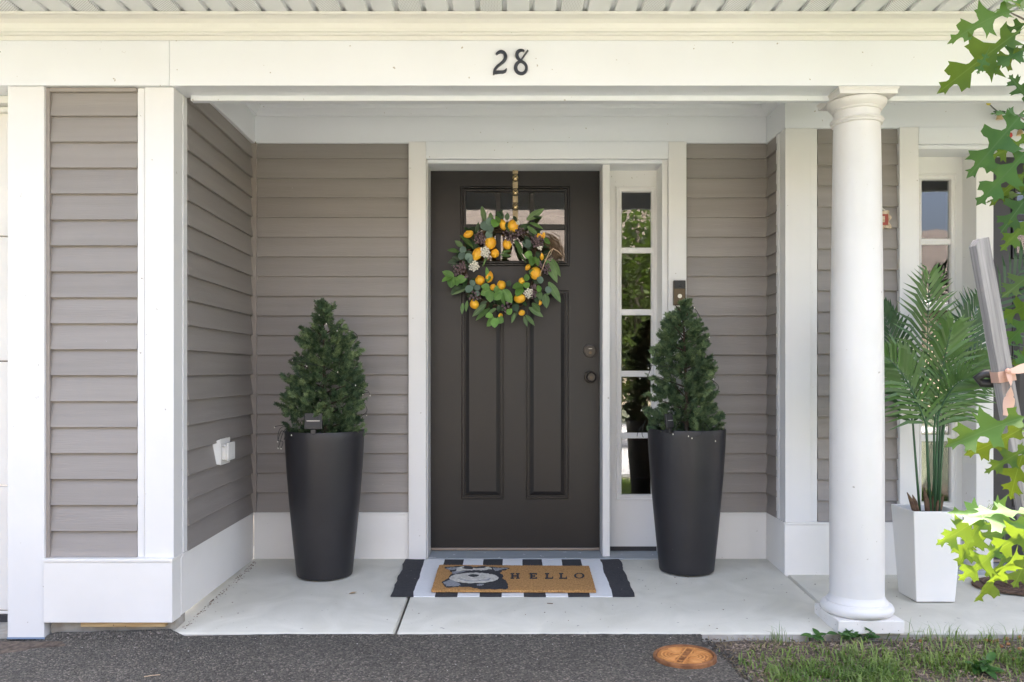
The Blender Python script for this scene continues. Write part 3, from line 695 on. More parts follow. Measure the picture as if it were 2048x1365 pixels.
# ------------------------------------------------------------------ house number
num = thing('house_number', P(1021, 150, 3.211), 'dark blue-black metal house number 28 on the white beam', 'house number')
def stroke(pts, w, y, h, name, parent, closed=False):
    """ribbon of varying width along a zoomed outline path, extruded off the board; pts in zoom px"""
    def conv(q): return Vector((xx(970 + q[0] / 15.164, 3.21), 0, zz(80 + q[1] / 15.164, 3.21)))
    ps = [conv(q) for q in pts]; k = len(ps); L_, R_ = [], []
    # smooth by Catmull-Rom
    def cr(i, t):
        g_ = (lambda j: ps[j % k]) if closed else (lambda j: ps[max(0, min(k - 1, j))])
        a_, b_, c_, d_ = g_(i - 1), g_(i), g_(i + 1), g_(i + 2)
        return .5 * ((2 * b_) + (c_ - a_) * t + (2 * a_ - 5 * b_ + 4 * c_ - d_) * t * t + (3 * b_ - a_ - 3 * c_ + d_) * t ** 3)
    S = []; Wd = []
    for i in range(k if closed else k - 1):
        for j in range(6):
            t = j / 6; S.append(cr(i, t)); w1 = w[(i + 1) % k]; Wd.append(w[i] * (1 - t) + w1 * t)
    if not closed: S.append(ps[-1]); Wd.append(w[-1])
    n_ = len(S); sc = 3.21 / F / 15.164; m = MB(); vs = []
    for i in range(n_):
        a_ = S[(i - 1) % n_] if closed else S[max(0, i - 1)]; b_ = S[(i + 1) % n_] if closed else S[min(n_ - 1, i + 1)]
        t = (b_ - a_).normalized(); nn = Vector((-t.z, 0, t.x)); r = Wd[i] * sc * .5
        for yy, k_ in ((y, 1), (y - h * .7, 1), (y - h, .72)):
            for sgn in (1, -1): p = S[i] + nn * r * sgn * k_; vs.append((p.x, yy, p.z))
    fs = []
    for i in range(n_ if closed else n_ - 1):
        a_, b_ = i * 6, ((i + 1) % n_) * 6
        fs += [(a_, b_, b_ + 2, a_ + 2), (a_ + 2, b_ + 2, b_ + 4, a_ + 4), (a_ + 4, b_ + 4, b_ + 5, a_ + 5), (a_ + 5, b_ + 5, b_ + 3, a_ + 3), (a_ + 3, b_ + 3, b_ + 1, a_ + 1)]
    if not closed:
        e = (n_ - 1) * 6; fs += [(0, 2, 4, 5, 3, 1), (e, e + 1, e + 3, e + 5, e + 4, e + 2)]
    m.add(vs, fs); return m
YB = 3.2158
m = stroke([(340, 450), (375, 405), (440, 365), (510, 360), (580, 400), (620, 480), (610, 570), (560, 650), (470, 730), (370, 810), (300, 900), (272, 985), (262, 1060)], [52, 66, 84, 92, 100, 108, 100, 86, 76, 78, 76, 68, 44], YB, .012, '', None)
m2 = stroke([(262, 1010), (330, 985), (430, 978), (540, 975), (610, 945), (655, 880)], [60, 110, 92, 88, 78, 30], YB, .0118, '', None)
m.add(m2.v, m2.f); m.build('digit', 'digit_blue', num, smooth=30)
m = stroke([(1190, 345), (1130, 318), (1050, 325), (985, 375), (962, 455), (990, 540), (1050, 610), (1085, 650)], [48, 62, 82, 96, 102, 98, 84, 70], YB, .012, '', None)
m2 = stroke([(1085, 650), (1170, 690), (1240, 770), (1258, 860), (1225, 960), (1150, 1015), (1060, 1015), (970, 960), (928, 860), (945, 760), (1010, 680)], [76, 78, 82, 86, 86, 86, 88, 96, 112, 100, 80], YB, .0119, '', None, True)
m3 = stroke([(1085, 640), (1120, 580), (1200, 460), (1300, 325)], [60, 42, 42, 44], YB, .0117, '', None)
m.add(m2.v, m2.f); m.add(m3.v, m3.f); m.build('digit', 'digit_blue', num, smooth=30)

# ------------------------------------------------------------------ doorbell, outlet cover, plaque
bx0, bx1 = xx(1345.5, 4.262), xx(1369.5, 4.262)
db = thing('doorbell', (( bx0 + bx1) / 2, 4.2618, zz(612, 4.26)), 'bronze and black video doorbell on the white door casing', 'doorbell')
m = MB(); m.box(bx0, bx1, 4.236, 4.2618, zz(611.5, 4.26), zz(562, 4.26)); m.build('body', 'bronze', db, bevel=.003)
m = MB(); m.box(bx0 + .002, bx1 - .002, 4.2335, 4.2358, zz(579, 4.26), zz(563, 4.26)); fc = m.build('camera_window', 'black_plastic', db, bevel=.001)
m = MB(); m.lathe([(.010, 0), (.010, .003), (.007, .004)], (0, 0, 0), 20); m.v = [((bx0 + bx1) / 2 + .004 + a_, 4.2333 - c_, zz(572, 4.26) + b_) for a_, b_, c_ in m.v]; m.build('lens', 'solar_cell', fc)
m = MB(); m.lathe([(.0105, 0), (.0105, .002), (.0085, .002), (.0085, .0002)], (0, 0, 0), 24); m.v = [((bx0 + bx1) / 2 + a_, 4.2358 - c_, zz(593.5, 4.26) + b_) for a_, b_, c_ in m.v]; m.build('button', 'silver_line', db)
m = MB(); m.box((bx0 + bx1) / 2 - .007, (bx0 + bx1) / 2 + .007, 4.2352, 4.2359, zz(608.5, 4.26), zz(606.5, 4.26)); m.build('mark', 'silver_line', db)

wx = -1.294
ol = thing('outlet_cover', (wx, 3.74, zz(932, 3.72)), 'white weatherproof outlet cover low on the left porch side wall', 'outlet cover')
ya, yb_ = 3.715, 3.835; za, zb_ = zz(931, 3.70), zz(880, 3.70)
m = MB(); m.add([(wx - .03, ya - .05, za + .012), (wx - .03, ya - .05, zb_ - .02), (wx + .016, ya, za), (wx + .016, ya, zb_), (wx - .03, yb_ + .01, za), (wx - .03, yb_ + .01, zb_), (wx + .016, yb_, za), (wx + .016, yb_, zb_)],
      [(0, 1, 3, 2), (2, 3, 7, 6), (6, 7, 5, 4), (1, 5, 7, 3), (0, 2, 6, 4)]); m.build('mounting_block', 'white_board', ol, bevel=.001)
m = MB(); m.box(wx + .0162, wx + .020, ya - .003, yb_ + .003, za - .002, zb_ + .002); m.build('plate', 'white_board', ol, bevel=.0015)
m = MB(); m.box(wx + .0202, wx + .036, ya + .016, yb_ - .012, za + .020, zb_ - .024); cv = m.build('cover', 'white_board', ol, bevel=.003)
m = MB(); m.box(wx + .0362, wx + .046, ya + .022, yb_ - .006, za + .016, zb_ - .018); m.build('lid', 'white_board', ol, bevel=.003)
for k in range(3):
    m = MB(); m.box(wx + .0455, wx + .0485, ya + .050, yb_ - .022, za + .026 + .008 * k, za + .030 + .008 * k); m.build('rib', 'white_board', cv, bevel=.001)
m = MB(); m.tube([(wx + .03, ya + .008, zb_ - .03), (wx + .03, ya + .024, zb_ - .03)], .005, 12); m.build('hinge', 'white_board', ol, smooth=True)

pq = P(1754, 440, 4.0)
pl = thing('wall_plaque', pq, 'small ornate red and cream plaque on siding half hidden behind the column', 'plaque')
def ornate(w, h, amp, n):
    pts = []
    for i in range(n):
        a_ = 2 * math.pi * i / n; c_, s_ = math.cos(a_), math.sin(a_)
        r = 1 / max(abs(c_) / w, abs(s_) / h); r *= 1 + amp * math.sin(10 * a_)
        pts.append((pq.x + r * c_, pq.z + r * s_))
    return pts
m = MB(); m.poly(ornate(.062, .042, .10, 80), 'xz', 3.997, .010); m.build('scroll_border', 'plaque_cream', pl)
m = MB(); m.poly([(pq.x + a_, pq.z + b_) for a_, b_ in ((-.05, -.026), (.05, -.026), (.052, 0), (.05, .026), (-.05, .026), (-.052, 0))], 'xz', 3.9935, .0033); m.build('face', 'plaque_red', pl)
m = MB(); m.box(pq.x - .042, pq.x + .034, 3.992, 3.9934, pq.z - .013, pq.z + .016); m.build('inset', 'plaque_cream', pl)
m = MB(); m.tube([(pq.x - .055, 3.999, pq.z + .035), (pq.x - .02, 3.997, pq.z + .058), (pq.x + .012, 3.997, pq.z + .062), (pq.x + .03, 3.997, pq.z + .048), (pq.x + .045, 3.999, pq.z + .040)], .003, 6); m.build('scroll', 'silver_line', pl, smooth=True)

# ------------------------------------------------------------------ planters, conical shrubs and their string lights
def pot(cx, cy_, label):
    z0 = slab_z(cy_)
    t = thing('tall_planter', (cx, cy_, z0), label, 'planter', 'tall dark planters beside the door')
    H = .688; rb, rt = .131, .186
    out = [(rb - .012, .0015), (rb - .003, .003), (rb, .010)] + [(rb + (rt - rb) * (1 - (1 - k / 20) ** 1.35), .010 + (H - .014) * k / 20) for k in range(1, 21)]
    out += [(rt - .001, H - .001), (rt - .005, H), (rt - .010, H - .001), (rt - .012, H - .006), (rt - .016, H - .07)]
    m = MB(); m.lathe(out, (cx, cy_, z0), 72, cap=False)
    b = len(m.v); m.add([(cx + (rb - .012) * math.cos(2 * math.pi * i / 72), cy_ + (rb - .012) * math.sin(2 * math.pi * i / 72), z0 + .0015) for i in range(72)], [tuple(range(72))[::-1]])
    m.build('body', 'pot', t, smooth=40)
    m = MB(); m.lathe([(.001, -.028), (.08, -.030), (rt - .018, -.036)], (cx, cy_, z0 + H), 40, cap=False); m.build('soil', 'soil', t)
    return z0 + H - .036
def spray(m, o, d, L, rr, mi=0):
    """flat juniper spray: axis with side shoots carrying short scale leaves"""
    d = d.normalized(); side = d.cross(Vector((rr.uniform(-1, 1), rr.uniform(-1, 1), rr.uniform(-1, 1)))).normalized(); up = side.cross(d)
    def sliver(a, b, w, nrm_):
        t = (b - a); s_ = t.cross(nrm_).normalized() * w
        k = len(m.v); mid = a + t * .45
        m.v += [tuple(a), tuple(mid + s_), tuple(b), tuple(mid - s_)]; m.f.append((k, k + 1, k + 2, k + 3)); m.m.append(mi)
    sliver(o, o + d * L, .0022, up)
    n_ = 8
    for i in range(n_):
        t = .12 + .8 * i / n_; bl = L * .48 * (1 - t * .72); p = o + d * (L * t)
        for s in (1, -1):
            bd = (d * .75 + side * s * .75 + up * rr.uniform(-.35, .45)).normalized(); q = p + bd * bl
            sliver(p, q, .0019, up)
            for j in range(3):
                pp = p + bd * (bl * (.3 + .25 * j)); e = (bd * .8 + side.cross(bd) * rr.uniform(-1, 1) + d * s * rr.uniform(-.5, .9) + up * rr.uniform(-.8, .8)).normalized()
                sliver(pp, pp + e * rr.uniform(.006, .011), .0014, up)
def conifer(cx, cy_, z0, pxc, rows_, label, seed):
    """rows_: (py, left px, right px) outline of the shrub read off the photograph at depth cy_"""
    rr = random.Random(seed); ol_ = [(zz(py, cy_), xx(l, cy_), xx(r, cy_)) for py, l, r in rows_]
    t = thing('conical_shrub', (cx, cy_, z0), label, 'shrub', 'conical shrubs in the tall planters')
    zt = ol_[0][0]
    def at(z):
        for i in range(len(ol_) - 1):
            a_, b_ = ol_[i], ol_[i + 1]
            if b_[0] <= z <= a_[0]:
                k = (a_[0] - z) / max(1e-6, a_[0] - b_[0]); l = a_[1] + (b_[1] - a_[1]) * k; r = a_[2] + (b_[2] - a_[2]) * k
                return (l + r) / 2, (r - l) / 2
        return (ol_[-1][1] + ol_[-1][2]) / 2, (ol_[-1][2] - ol_[-1][1]) / 2
    m = MB(); H = zt - ol_[-1][0]; cnt = 0
    while cnt < 620:                            # inner filling
        z = ol_[-1][0] + H * rr.random() * .94; c_, r_ = at(z)
        if rr.random() > (r_ / .2) + .1: continue
        ang = rr.uniform(0, 2 * math.pi); L = rr.uniform(.03, .05); rad = max(0, r_ - .045) * rr.uniform(.25, 1)
        spray(m, Vector((c_ + rad * math.cos(ang), cy_ + rad * math.sin(ang), z - L * .4)), Vector((math.cos(ang), math.sin(ang), rr.uniform(.2, 1.2))), L, rr); cnt += 1
    cnt = 0
    while cnt < 170:                            # branch ends: tufts of sprays that stick out unevenly
        z = ol_[-1][0] - .01 + H * rr.random(); c_, r_ = at(z)
        if rr.random() > (r_ / .18) + .06: continue
        ang = rr.uniform(0, 2 * math.pi); reach = r_ * rr.uniform(.80, 1.04); up = rr.uniform(.35, 1.0)
        ax = Vector((math.cos(ang), math.sin(ang), up)).normalized(); tip = Vector((c_ + reach * math.cos(ang), cy_ + reach * math.sin(ang) * .95, z))
        bl = rr.uniform(.055, .085); mi = 1 if rr.random() < .42 else 0
        for k in range(9):
            u = k / 9; o = tip - ax * bl * (1 - u) + Vector((rr.gauss(0, .004), rr.gauss(0, .004), rr.gauss(0, .004)))
            sd = Vector((rr.uniform(-1, 1), rr.uniform(-1, 1), rr.uniform(-.6, 1))); d = ax * (.75 + .6 * u) + sd * (.75 - .45 * u)
            spray(m, o, d, rr.uniform(.026, .046) * (1 - .25 * u), rr, mi if u > .25 else 0)
        cnt += 1
    c_, _ = at(zt - .01)
    for k in range(16): spray(m, Vector((c_ + rr.uniform(-.010, .010), cy_ + rr.uniform(-.010, .010), zt - .10 + .0045 * k)), Vector((rr.uniform(-.7, .7), rr.uniform(-.7, .7), 1)), .036, rr)
    m.build('foliage', ['shrub', 'shrub_tip'], t)
    b = MB(); pts = [(cx, cy_, z0 - .004), (cx, cy_, z0 + .2), (at(zt - .05)[0], cy_, zt - .03)]; b.tube(pts, [.012, .008, .003], 8)
    for k in range(26):
        z = z0 + .04 + (zt - z0 - .10) * k / 26; c2, r2 = at(z + .02); ang = k * 2.4
        b.tube([(cx + (c2 - cx) * .5, cy_, z), (c2 + r2 * .75 * math.cos(ang), cy_ + r2 * .75 * math.sin(ang), z + .05)], [.004, .0015], 5)
    b.build('stem', 'shrub_stem', t)
    return at
def string_lights(cx, cy_, z0, at, zt, label, seed, hang, panel):
    rr = random.Random(seed)
    t = thing('string_lights', (cx, cy_, z0 + .02), label, 'string lights', 'solar string lights on the shrubs')
    m = MB(); pts = []; n_ = 110
    bm_ = MB(); bm_.ball((0, 0, 0), (.0026, .0026, .004), 8, 6); bme = bm_.mesh('bulb', 'bulb', smooth=True); bulbs = []
    for i in range(n_):
        k = i / (n_ - 1); z = zt - .05 - (zt - z0 - .09) * k; a_ = -math.pi / 2 + 11 * k + .9 * math.sin(9 * k + seed) ; c_, r_ = at(z)
        rad = r_ * (.93 + .16 * math.sin(31 * k)) + .004
        pts.append((c_ + rad * math.cos(a_), cy_ + rad * math.sin(a_) * .95, z + .018 * math.sin(23 * k + seed)))
        if i % 7 == 3: bulbs.append(Vector(pts[-1]) + Vector((rr.uniform(-.02, .02), -.012, rr.uniform(-.02, .012))))
    m.tube(pts, .0013, 5)
    for b in bulbs:
        q = min(pts, key=lambda p: (Vector(p) - b).length); m.tube([q, (Vector(q) + b) / 2 + Vector((0, -.004, .004)), b], .0011, 4)
    for h in hang:
        h = [P(a_, b_, h_d) for a_, b_, h_d in h]; sm = []
        for i in range(len(h) - 1):
            for j in range(4):
                t_ = j / 4; a0, a1, a2, a3 = h[max(0, i - 1)], h[i], h[i + 1], h[min(len(h) - 1, i + 2)]
                sm.append(.5 * ((2 * a1) + (a2 - a0) * t_ + (2 * a0 - 5 * a1 + 4 * a2 - a3) * t_ ** 2 + (3 * a1 - a0 - 3 * a2 + a3) * t_ ** 3))
        sm.append(h[-1]); m.tube(sm, .0014, 5); bulbs.append(h[-1])
    m.build('wire', 'wire_dark', t, smooth=True)
    for b in bulbs: link('bulb', bme, t, b - WL[t.name])
    # solar panel on a little bracket
    c_, wx_, hz_, rot, tilt = panel
    M4 = Matrix.Translation(c_) @ Matrix.Rotation(rot, 4, 'Z') @ Matrix.Rotation(tilt, 4, 'X')
    def place(b): b.v = [tuple(M4 @ Vector(v)) for v in b.v]; return b
    b = MB(); b.box(-wx_, wx_, -.006, .006, -hz_, hz_); sp = place(b).build('solar_panel', 'black_plastic', t, bevel=.003)
    b = MB(); b.box(-wx_ + .006, wx_ - .006, -.0075, -.0062, -hz_ + .006, hz_ - .006); place(b).build('solar_cell', 'solar_cell', sp)
    b = MB(); b.box(-wx_ * .74, wx_ * .74, -.0083, -.0076, .0, .0022); place(b).build('contact_line', 'silver_line', sp)
    b = MB(); b.box(-.012, .012, -.004, .022, -hz_ - .022, -hz_ - .0005); place(b).build('bracket', 'black_plastic', sp, bevel=.002)

PLX, PLY = xx(649.5, 4.0), 4.0
PRX, PRY = xx(1373, 4.075), 4.075
zl = pot(PLX, PLY, 'tall dark grey tapered planter left of the front door'); zr = pot(PRX, PRY, 'tall dark grey tapered planter right of the front door, before the sidelight')
rowsL = [(597, 640, 658), (628, 620, 668), (655, 610, 692), (672, 598, 706), (700, 586, 716), (735, 578, 724), (770, 572, 730), (795, 560, 736), (825, 568, 734), (866, 574, 724)]
rowsR = [(597, 1360, 1384), (622, 1342, 1386), (650, 1326, 1404), (690, 1308, 1424), (730, 1302, 1430), (775, 1298, 1432), (815, 1296, 1434), (840, 1292, 1444), (866, 1300, 1444)]
atL = conifer(PLX, PLY, zl, 649, rowsL, 'small conical evergreen shrub in the planter left of the door', 5)
atR = conifer(PRX, PRY, zr, 1370, rowsR, 'small conical evergreen shrub in the planter by the doorbell', 9)
hl = [[(576, 852, 3.86), (560, 858, 3.84), (556, 880, 3.84), (566, 884, 3.84), (562, 898, 3.84)], [(574, 850, 3.86), (552, 853, 3.84), (549, 855, 3.84)], [(575, 855, 3.86), (566, 866, 3.83), (558, 892, 3.83), (556, 897, 3.83)],
      [(574, 856, 3.85), (568, 880, 3.83), (572, 870, 3.83), (563, 862, 3.84), (555, 884, 3.84)], [(577, 862, 3.83), (583, 871, 3.81)]]
string_lights(PLX, PLY, zl, atL, zz(600, PLY), 'black wire string lights with solar panel wound on the shrub left of the door', 3, hl, (P(627, 843, 3.822) + Vector((0, 0, 0)), .041, .037, .0, -.12))
hr = [[(1362, 842, 3.90), (1352, 855, 3.875), (1346, 869, 3.868)], [(1366, 848, 3.89), (1374, 860, 3.87), (1377, 873, 3.866)], [(1406, 850, 3.90), (1402, 870, 3.872), (1384, 877, 3.866)], [(1410, 846, 3.91), (1424, 868, 3.875), (1431, 883, 3.868)],
      [(1292, 838, 3.98), (1288, 848, 3.94), (1277, 862, 3.93), (1274, 874, 3.93)], [(1290, 845, 3.97), (1284, 866, 3.93), (1287, 876, 3.93)], [(1294, 816, 3.96), (1283, 821, 3.94)], [(1312, 700, 3.97), (1296, 752, 3.96), (1280, 757, 3.95)]]
string_lights(PRX, PRY, zr, atR, zz(600, PRY), 'black wire string lights with tilted solar panel on the shrub by the doorbell', 8, hr, (P(1338, 842, 3.905), .026, .034, .75, -.15))

# ------------------------------------------------------------------ rug and doormat
def rug():
    t = thing('striped_rug', (0.02, 3.95, slab_z(3.95)), 'black and white striped rug flat on the concrete under the doormat', 'rug')
    m = MB(); y0, y1 = 3.660, 4.252; nst = 11; per = 8; ny = 18
    def pt(u, v):
        xl = -.515 + (-.523 + .515) * v; xr = .547 + (.560 - .547) * v
        x = xl + (xr - xl) * u; y = y0 + (y1 - y0) * v
        e = max(0, 1 - u / .05) + max(0, (u - .95) / .05)
        x += (.010 * fr((y, u, 1), 9) + .004 * fr((y, u, 4), 30)) * (1 if u < .1 or u > .9 else .2) * (-1 if u < .5 else 1)
        y += .004 * fr((x, v, 2), 6) - (.006 * e if v < .5 else 0)
        z = slab_z(y) + .0045 + .0025 * max(0, fr((x, y, 6), 7)) + e * (.006 * abs(fr((y, u, 8), 8)) + .002)
        return (x, y, z)
    nx_ = nst * per
    vs = [pt(i / nx_, j / ny) for j in range(ny + 1) for i in range(nx_ + 1)]; k = len(vs)
    vs += [(x, y, z - .004) for x, y, z in vs]; W_ = nx_ + 1
    for j in range(ny):
        for i in range(nx_):
            m.f.append((j * W_ + i, j * W_ + i + 1, (j + 1) * W_ + i + 1, (j + 1) * W_ + i)); m.m.append(0 if (i // per) % 2 == 0 else 1)
    for i in range(nx_): m.f.append((i, k + i, k + i + 1, i + 1)); m.m.append(0 if (i // per) % 2 == 0 else 1); b = ny * W_; m.f.append((b + i + 1, k + b + i + 1, k + b + i, b + i)); m.m.append(0 if (i // per) % 2 == 0 else 1)
    for j in range(ny):
        for i in (0, nx_): m.f.append((j * W_ + i, (j + 1) * W_ + i, k + (j + 1) * W_ + i, k + j * W_ + i)); m.m.append(0)
    m.v = vs; m.build('weave', ['rug_black', 'rug_white'], t, smooth=40)
rug()
def doormat():
    t = thing('doormat', (.02, 3.92, slab_z(3.92) + .007), 'brown coir doormat printed with a shaggy dog face and HELLO', 'doormat')
    # outline in photo pixels on the mat's top surface, turned into plan
    def G(px, py, lift=0):
        # ground point under the pixel on the mat-top plane z = mz(y)
        y = 3.9
        for _ in range(6): y = (CZ - (slab_z(y) + .023 + lift)) * F / (py - Y0)
        return Vector((xx(px, y), y, slab_z(y) + .023 + lift))
    c = [G(863, 1178.5), G(1192, 1179.5), G(1178, 1131), G(878, 1129)]
    m = MB(); n_ = 40; ny = 24; vs = []
    for j in range(ny + 1):
        for i in range(n_ + 1):
            u, v = i / n_, j / ny; p = (c[0] * (1 - u) + c[1] * u) * (1 - v) + (c[3] * (1 - u) + c[2] * u) * v
            ed = 1 if i in (0, n_) or j in (0, ny) else 0
            jx, jy = .0025 * fr(p, 60), .0025 * fr(p + Vector((3, 3, 3)), 60)
            vs.append((p.x + (jx if ed else 0), p.y + (jy if ed else 0), p.z + .0012 * fr(p, 80) - (.003 if ed else 0)))
    W_ = n_ + 1; k = len(vs); vs += [(x, y, z - .011) for x, y, z in vs]
    fs = [(j * W_ + i, j * W_ + i + 1, (j + 1) * W_ + i + 1, (j + 1) * W_ + i) for j in range(ny) for i in range(n_)]
    fs += [(i, k + i, k + i + 1, i + 1) for i in range(n_)] + [(ny * W_ + i + 1, k + ny * W_ + i + 1, k + ny * W_ + i, ny * W_ + i) for i in range(n_)]
    fs += [(j * W_, (j + 1) * W_, k + (j + 1) * W_, k + j * W_) for j in range(ny)] + [(j * W_ + n_, k + j * W_ + n_, k + (j + 1) * W_ + n_, (j + 1) * W_ + n_) for j in range(ny)]
    m.add(vs, fs); m.build('coir_pile', 'coir', t, smooth=40)
    # standing fibres over the top
    fb = MB()
    for i in range(9000):
        u, v = rnd.random(), rnd.random(); p = (c[0] * (1 - u) + c[1] * u) * (1 - v) + (c[3] * (1 - u) + c[2] * u) * v
        h = Vector((rnd.uniform(-.004, .004), rnd.uniform(-.004, .004), rnd.uniform(.001, .0042))); s_ = Vector((.0006, .0003, 0))
        b = len(fb.v); q = p - Vector((0, 0, .0015)); fb.v += [tuple(q - s_), tuple(q + s_), tuple(q + h)]; fb.f.append((b, b + 1, b + 2)); fb.m.append(0)
    tag(fb.build('coir_fibres', 'coir', t), kind='stuff')
    def Zm(q, lift): return G(860 + q[0] / 10.24, 1110 + q[1] / 10.24, lift)
    def patch(name, pts, matn, lift, parent, rag=.004, sub=5):
        ps = []
        for i in range(len(pts)):
            a_, b_ = Vector(pts[i]), Vector(pts[(i + 1) % len(pts)])
            for j in range(sub):
                q = a_ + (b_ - a_) * (j / sub); w = Zm(q, lift); ps.append(w + Vector((rnd.uniform(-rag, rag), rnd.uniform(-rag, rag) * 1.6, 0)))
        k_ = len(ps); m_ = MB(); m_.add([p for p in ps] + [p - Vector((0, 0, .003)) for p in ps], [tuple(range(k_))] + [(i, (i + 1) % k_, k_ + (i + 1) % k_, k_ + i) for i in range(k_)])
        return m_.build(name, matn, parent)
    dog = patch('dog_print', [(290, 255), (480, 240), (690, 222), (820, 232), (880, 250), (960, 250), (1090, 232), (1230, 240), (1400, 258), (1620, 268), (1480, 320), (1430, 370), (1500, 420), (1480, 470), (1570, 560), (1600, 650), (1560, 690), (1000, 690), (800, 640), (560, 650), (330, 660), (250, 560), (360, 480), (420, 420), (480, 370), (410, 330), (400, 290)], 'print_black', .0025, t)
    patch('fur_streak', [(560, 262), (700, 230), (660, 280), (860, 300), (900, 270), (1080, 275), (1200, 240), (1270, 290), (1080, 318), (900, 312), (720, 318), (540, 340)], 'print_white', .0034, dog)
    patch('fur_streak', [(330, 270), (470, 255), (620, 268), (520, 300), (430, 312)], 'print_grey', .0032, dog)
    patch('fur_streak', [(1290, 262), (1420, 270), (1600, 272), (1480, 300), (1330, 330)], 'print_grey', .0032, dog)
    patch('fur_streak', [(440, 345), (560, 335), (720, 340), (600, 372), (480, 392)], 'print_grey', .0033, dog)
    patch('fur_streak', [(280, 565), (420, 500), (560, 560), (640, 620), (480, 640), (330, 640)], 'print_grey', .0032, dog)
    patch('fur_streak', [(960, 600), (1100, 592), (1060, 632), (980, 630)], 'print_grey', .0032, dog)
    muz = [(905 + 500 * math.cos(a_) , 470 + 104 * math.sin(a_)) for a_ in [2 * math.pi * i / 22 for i in range(22)]]
    mz = patch('muzzle', muz, 'print_white', .0040, dog, rag=.003, sub=3)
    patch('muzzle_shade', [(560, 470), (760, 500), (900, 508), (1080, 500), (1260, 470), (1180, 520), (900, 545), (660, 520)], 'print_grey', .0046, dog, rag=.003)
    patch('muzzle_shade', [(600, 476), (760, 488), (900, 494), (1080, 490), (1230, 470), (1160, 506), (900, 528), (690, 506)], 'print_white', .0052, dog, rag=.002)
    patch('nose', [(775, 422), (830, 402), (890, 396), (960, 404), (1012, 420), (960, 442), (890, 452), (820, 440)], 'print_black', .0050, dog, rag=.001)
    # HELLO in slab-serif capitals
    def glyph(rects, x, w):
        m_ = MB()
        for a0, a1, b0, b1 in rects:
            q = [Gl(x + a * w, b) for a, b in ((a0, b0), (a1, b0), (a1, b1), (a0, b1))]
            m_.add(q + [v_ - Vector((0, 0, .003)) for v_ in q], [(0, 1, 2, 3), (0, 4, 5, 1), (1, 5, 6, 2), (2, 6, 7, 3), (3, 7, 4, 0)])
        m_.build('letter', 'print_black', t)
    lt0, lt1 = 1146.5, 1157.0
    def Gl(px, b): return G(px, lt1 + (lt0 - lt1) * b, .0028 + .0002 * rnd.random())
    Hh = [(.10, .32, 0, 1), (.68, .90, 0, 1), (.32, .68, .44, .57), (0, .42, 0, .12), (0, .42, .88, 1), (.58, 1, 0, .12), (.58, 1, .88, 1)]
    E = [(.10, .36, 0, 1), (0, .9, 0, .12), (0, .9, .88, 1), (.36, .66, .44, .56), (.82, .92, .0, .30), (.82, .92, .70, 1), (.60, .68, .34, .66)]
    Ll = [(.14, .38, 0, 1), (0, .95, 0, .12), (0, .52, .88, 1), (.85, .97, 0, .34)]
    glyph(Hh, 1021, 18.5); glyph(E, 1059, 16.5); glyph(Ll, 1090, 16.5); glyph(Ll, 1118, 16.5)
    m_ = MB(); o_, i_ = [], []
    for k_ in range(26):
        a_ = 2 * math.pi * k_ / 26; o_.append(Gl(1158.5 + 10.5 * math.cos(a_), .5 + .53 * math.sin(a_))); i_.append(Gl(1158.5 + 6.4 * math.cos(a_), .5 + .40 * math.sin(a_)))
    m_.add(o_ + i_, [(k_, (k_ + 1) % 26, 26 + (k_ + 1) % 26, 26 + k_) for k_ in range(26)]); m_.build('letter', 'print_black', t)
doormat()

# ------------------------------------------------------------------ leaves in general
def leaf_mesh(name, L, w, matn, curl=.15, fold=.12, shape='lance', n=7):
    """leaf along +X from the origin, face toward +Z"""
    m = MB()
    for i in range(n + 1):
        t = i / n
        if shape == 'lance': ww = w * math.sin(math.pi * min(1, t * .93 + .05)) ** .9 * (1 - .25 * t)
        elif shape == 'ovate': ww = w * math.sin(math.pi * (t ** .8) * .96 + .04) ** .75
        else: ww = w * math.sqrt(max(0, 1 - (2 * t - 1) ** 2))
        if i == n: ww = .0006
        x = L * t; z = -curl * L * t * t
        m.v += [(x, ww, z + fold * ww * 1.2), (x, 0, z), (x, -ww, z + fold * ww * 1.2)]
    for i in range(n):
        a_ = 3 * i
        m.f += [(a_, a_ + 1, a_ + 4, a_ + 3), (a_ + 1, a_ + 2, a_ + 5, a_ + 4)]; m.m += [0, 0]
    return m.mesh(name, matn, smooth=True)
def orient(o, base, tip, nh, sx=1.0):
    u = (tip - base); L = u.length; u.normalize(); n_ = (nh - u * nh.dot(u)).normalized(); v = n_.cross(u)
    M3 = Matrix((u, v, n_)).transposed().to_4x4(); o.matrix_basis = Matrix.Translation(base) @ M3 @ Matrix.Diagonal((L, L * sx, L, 1))

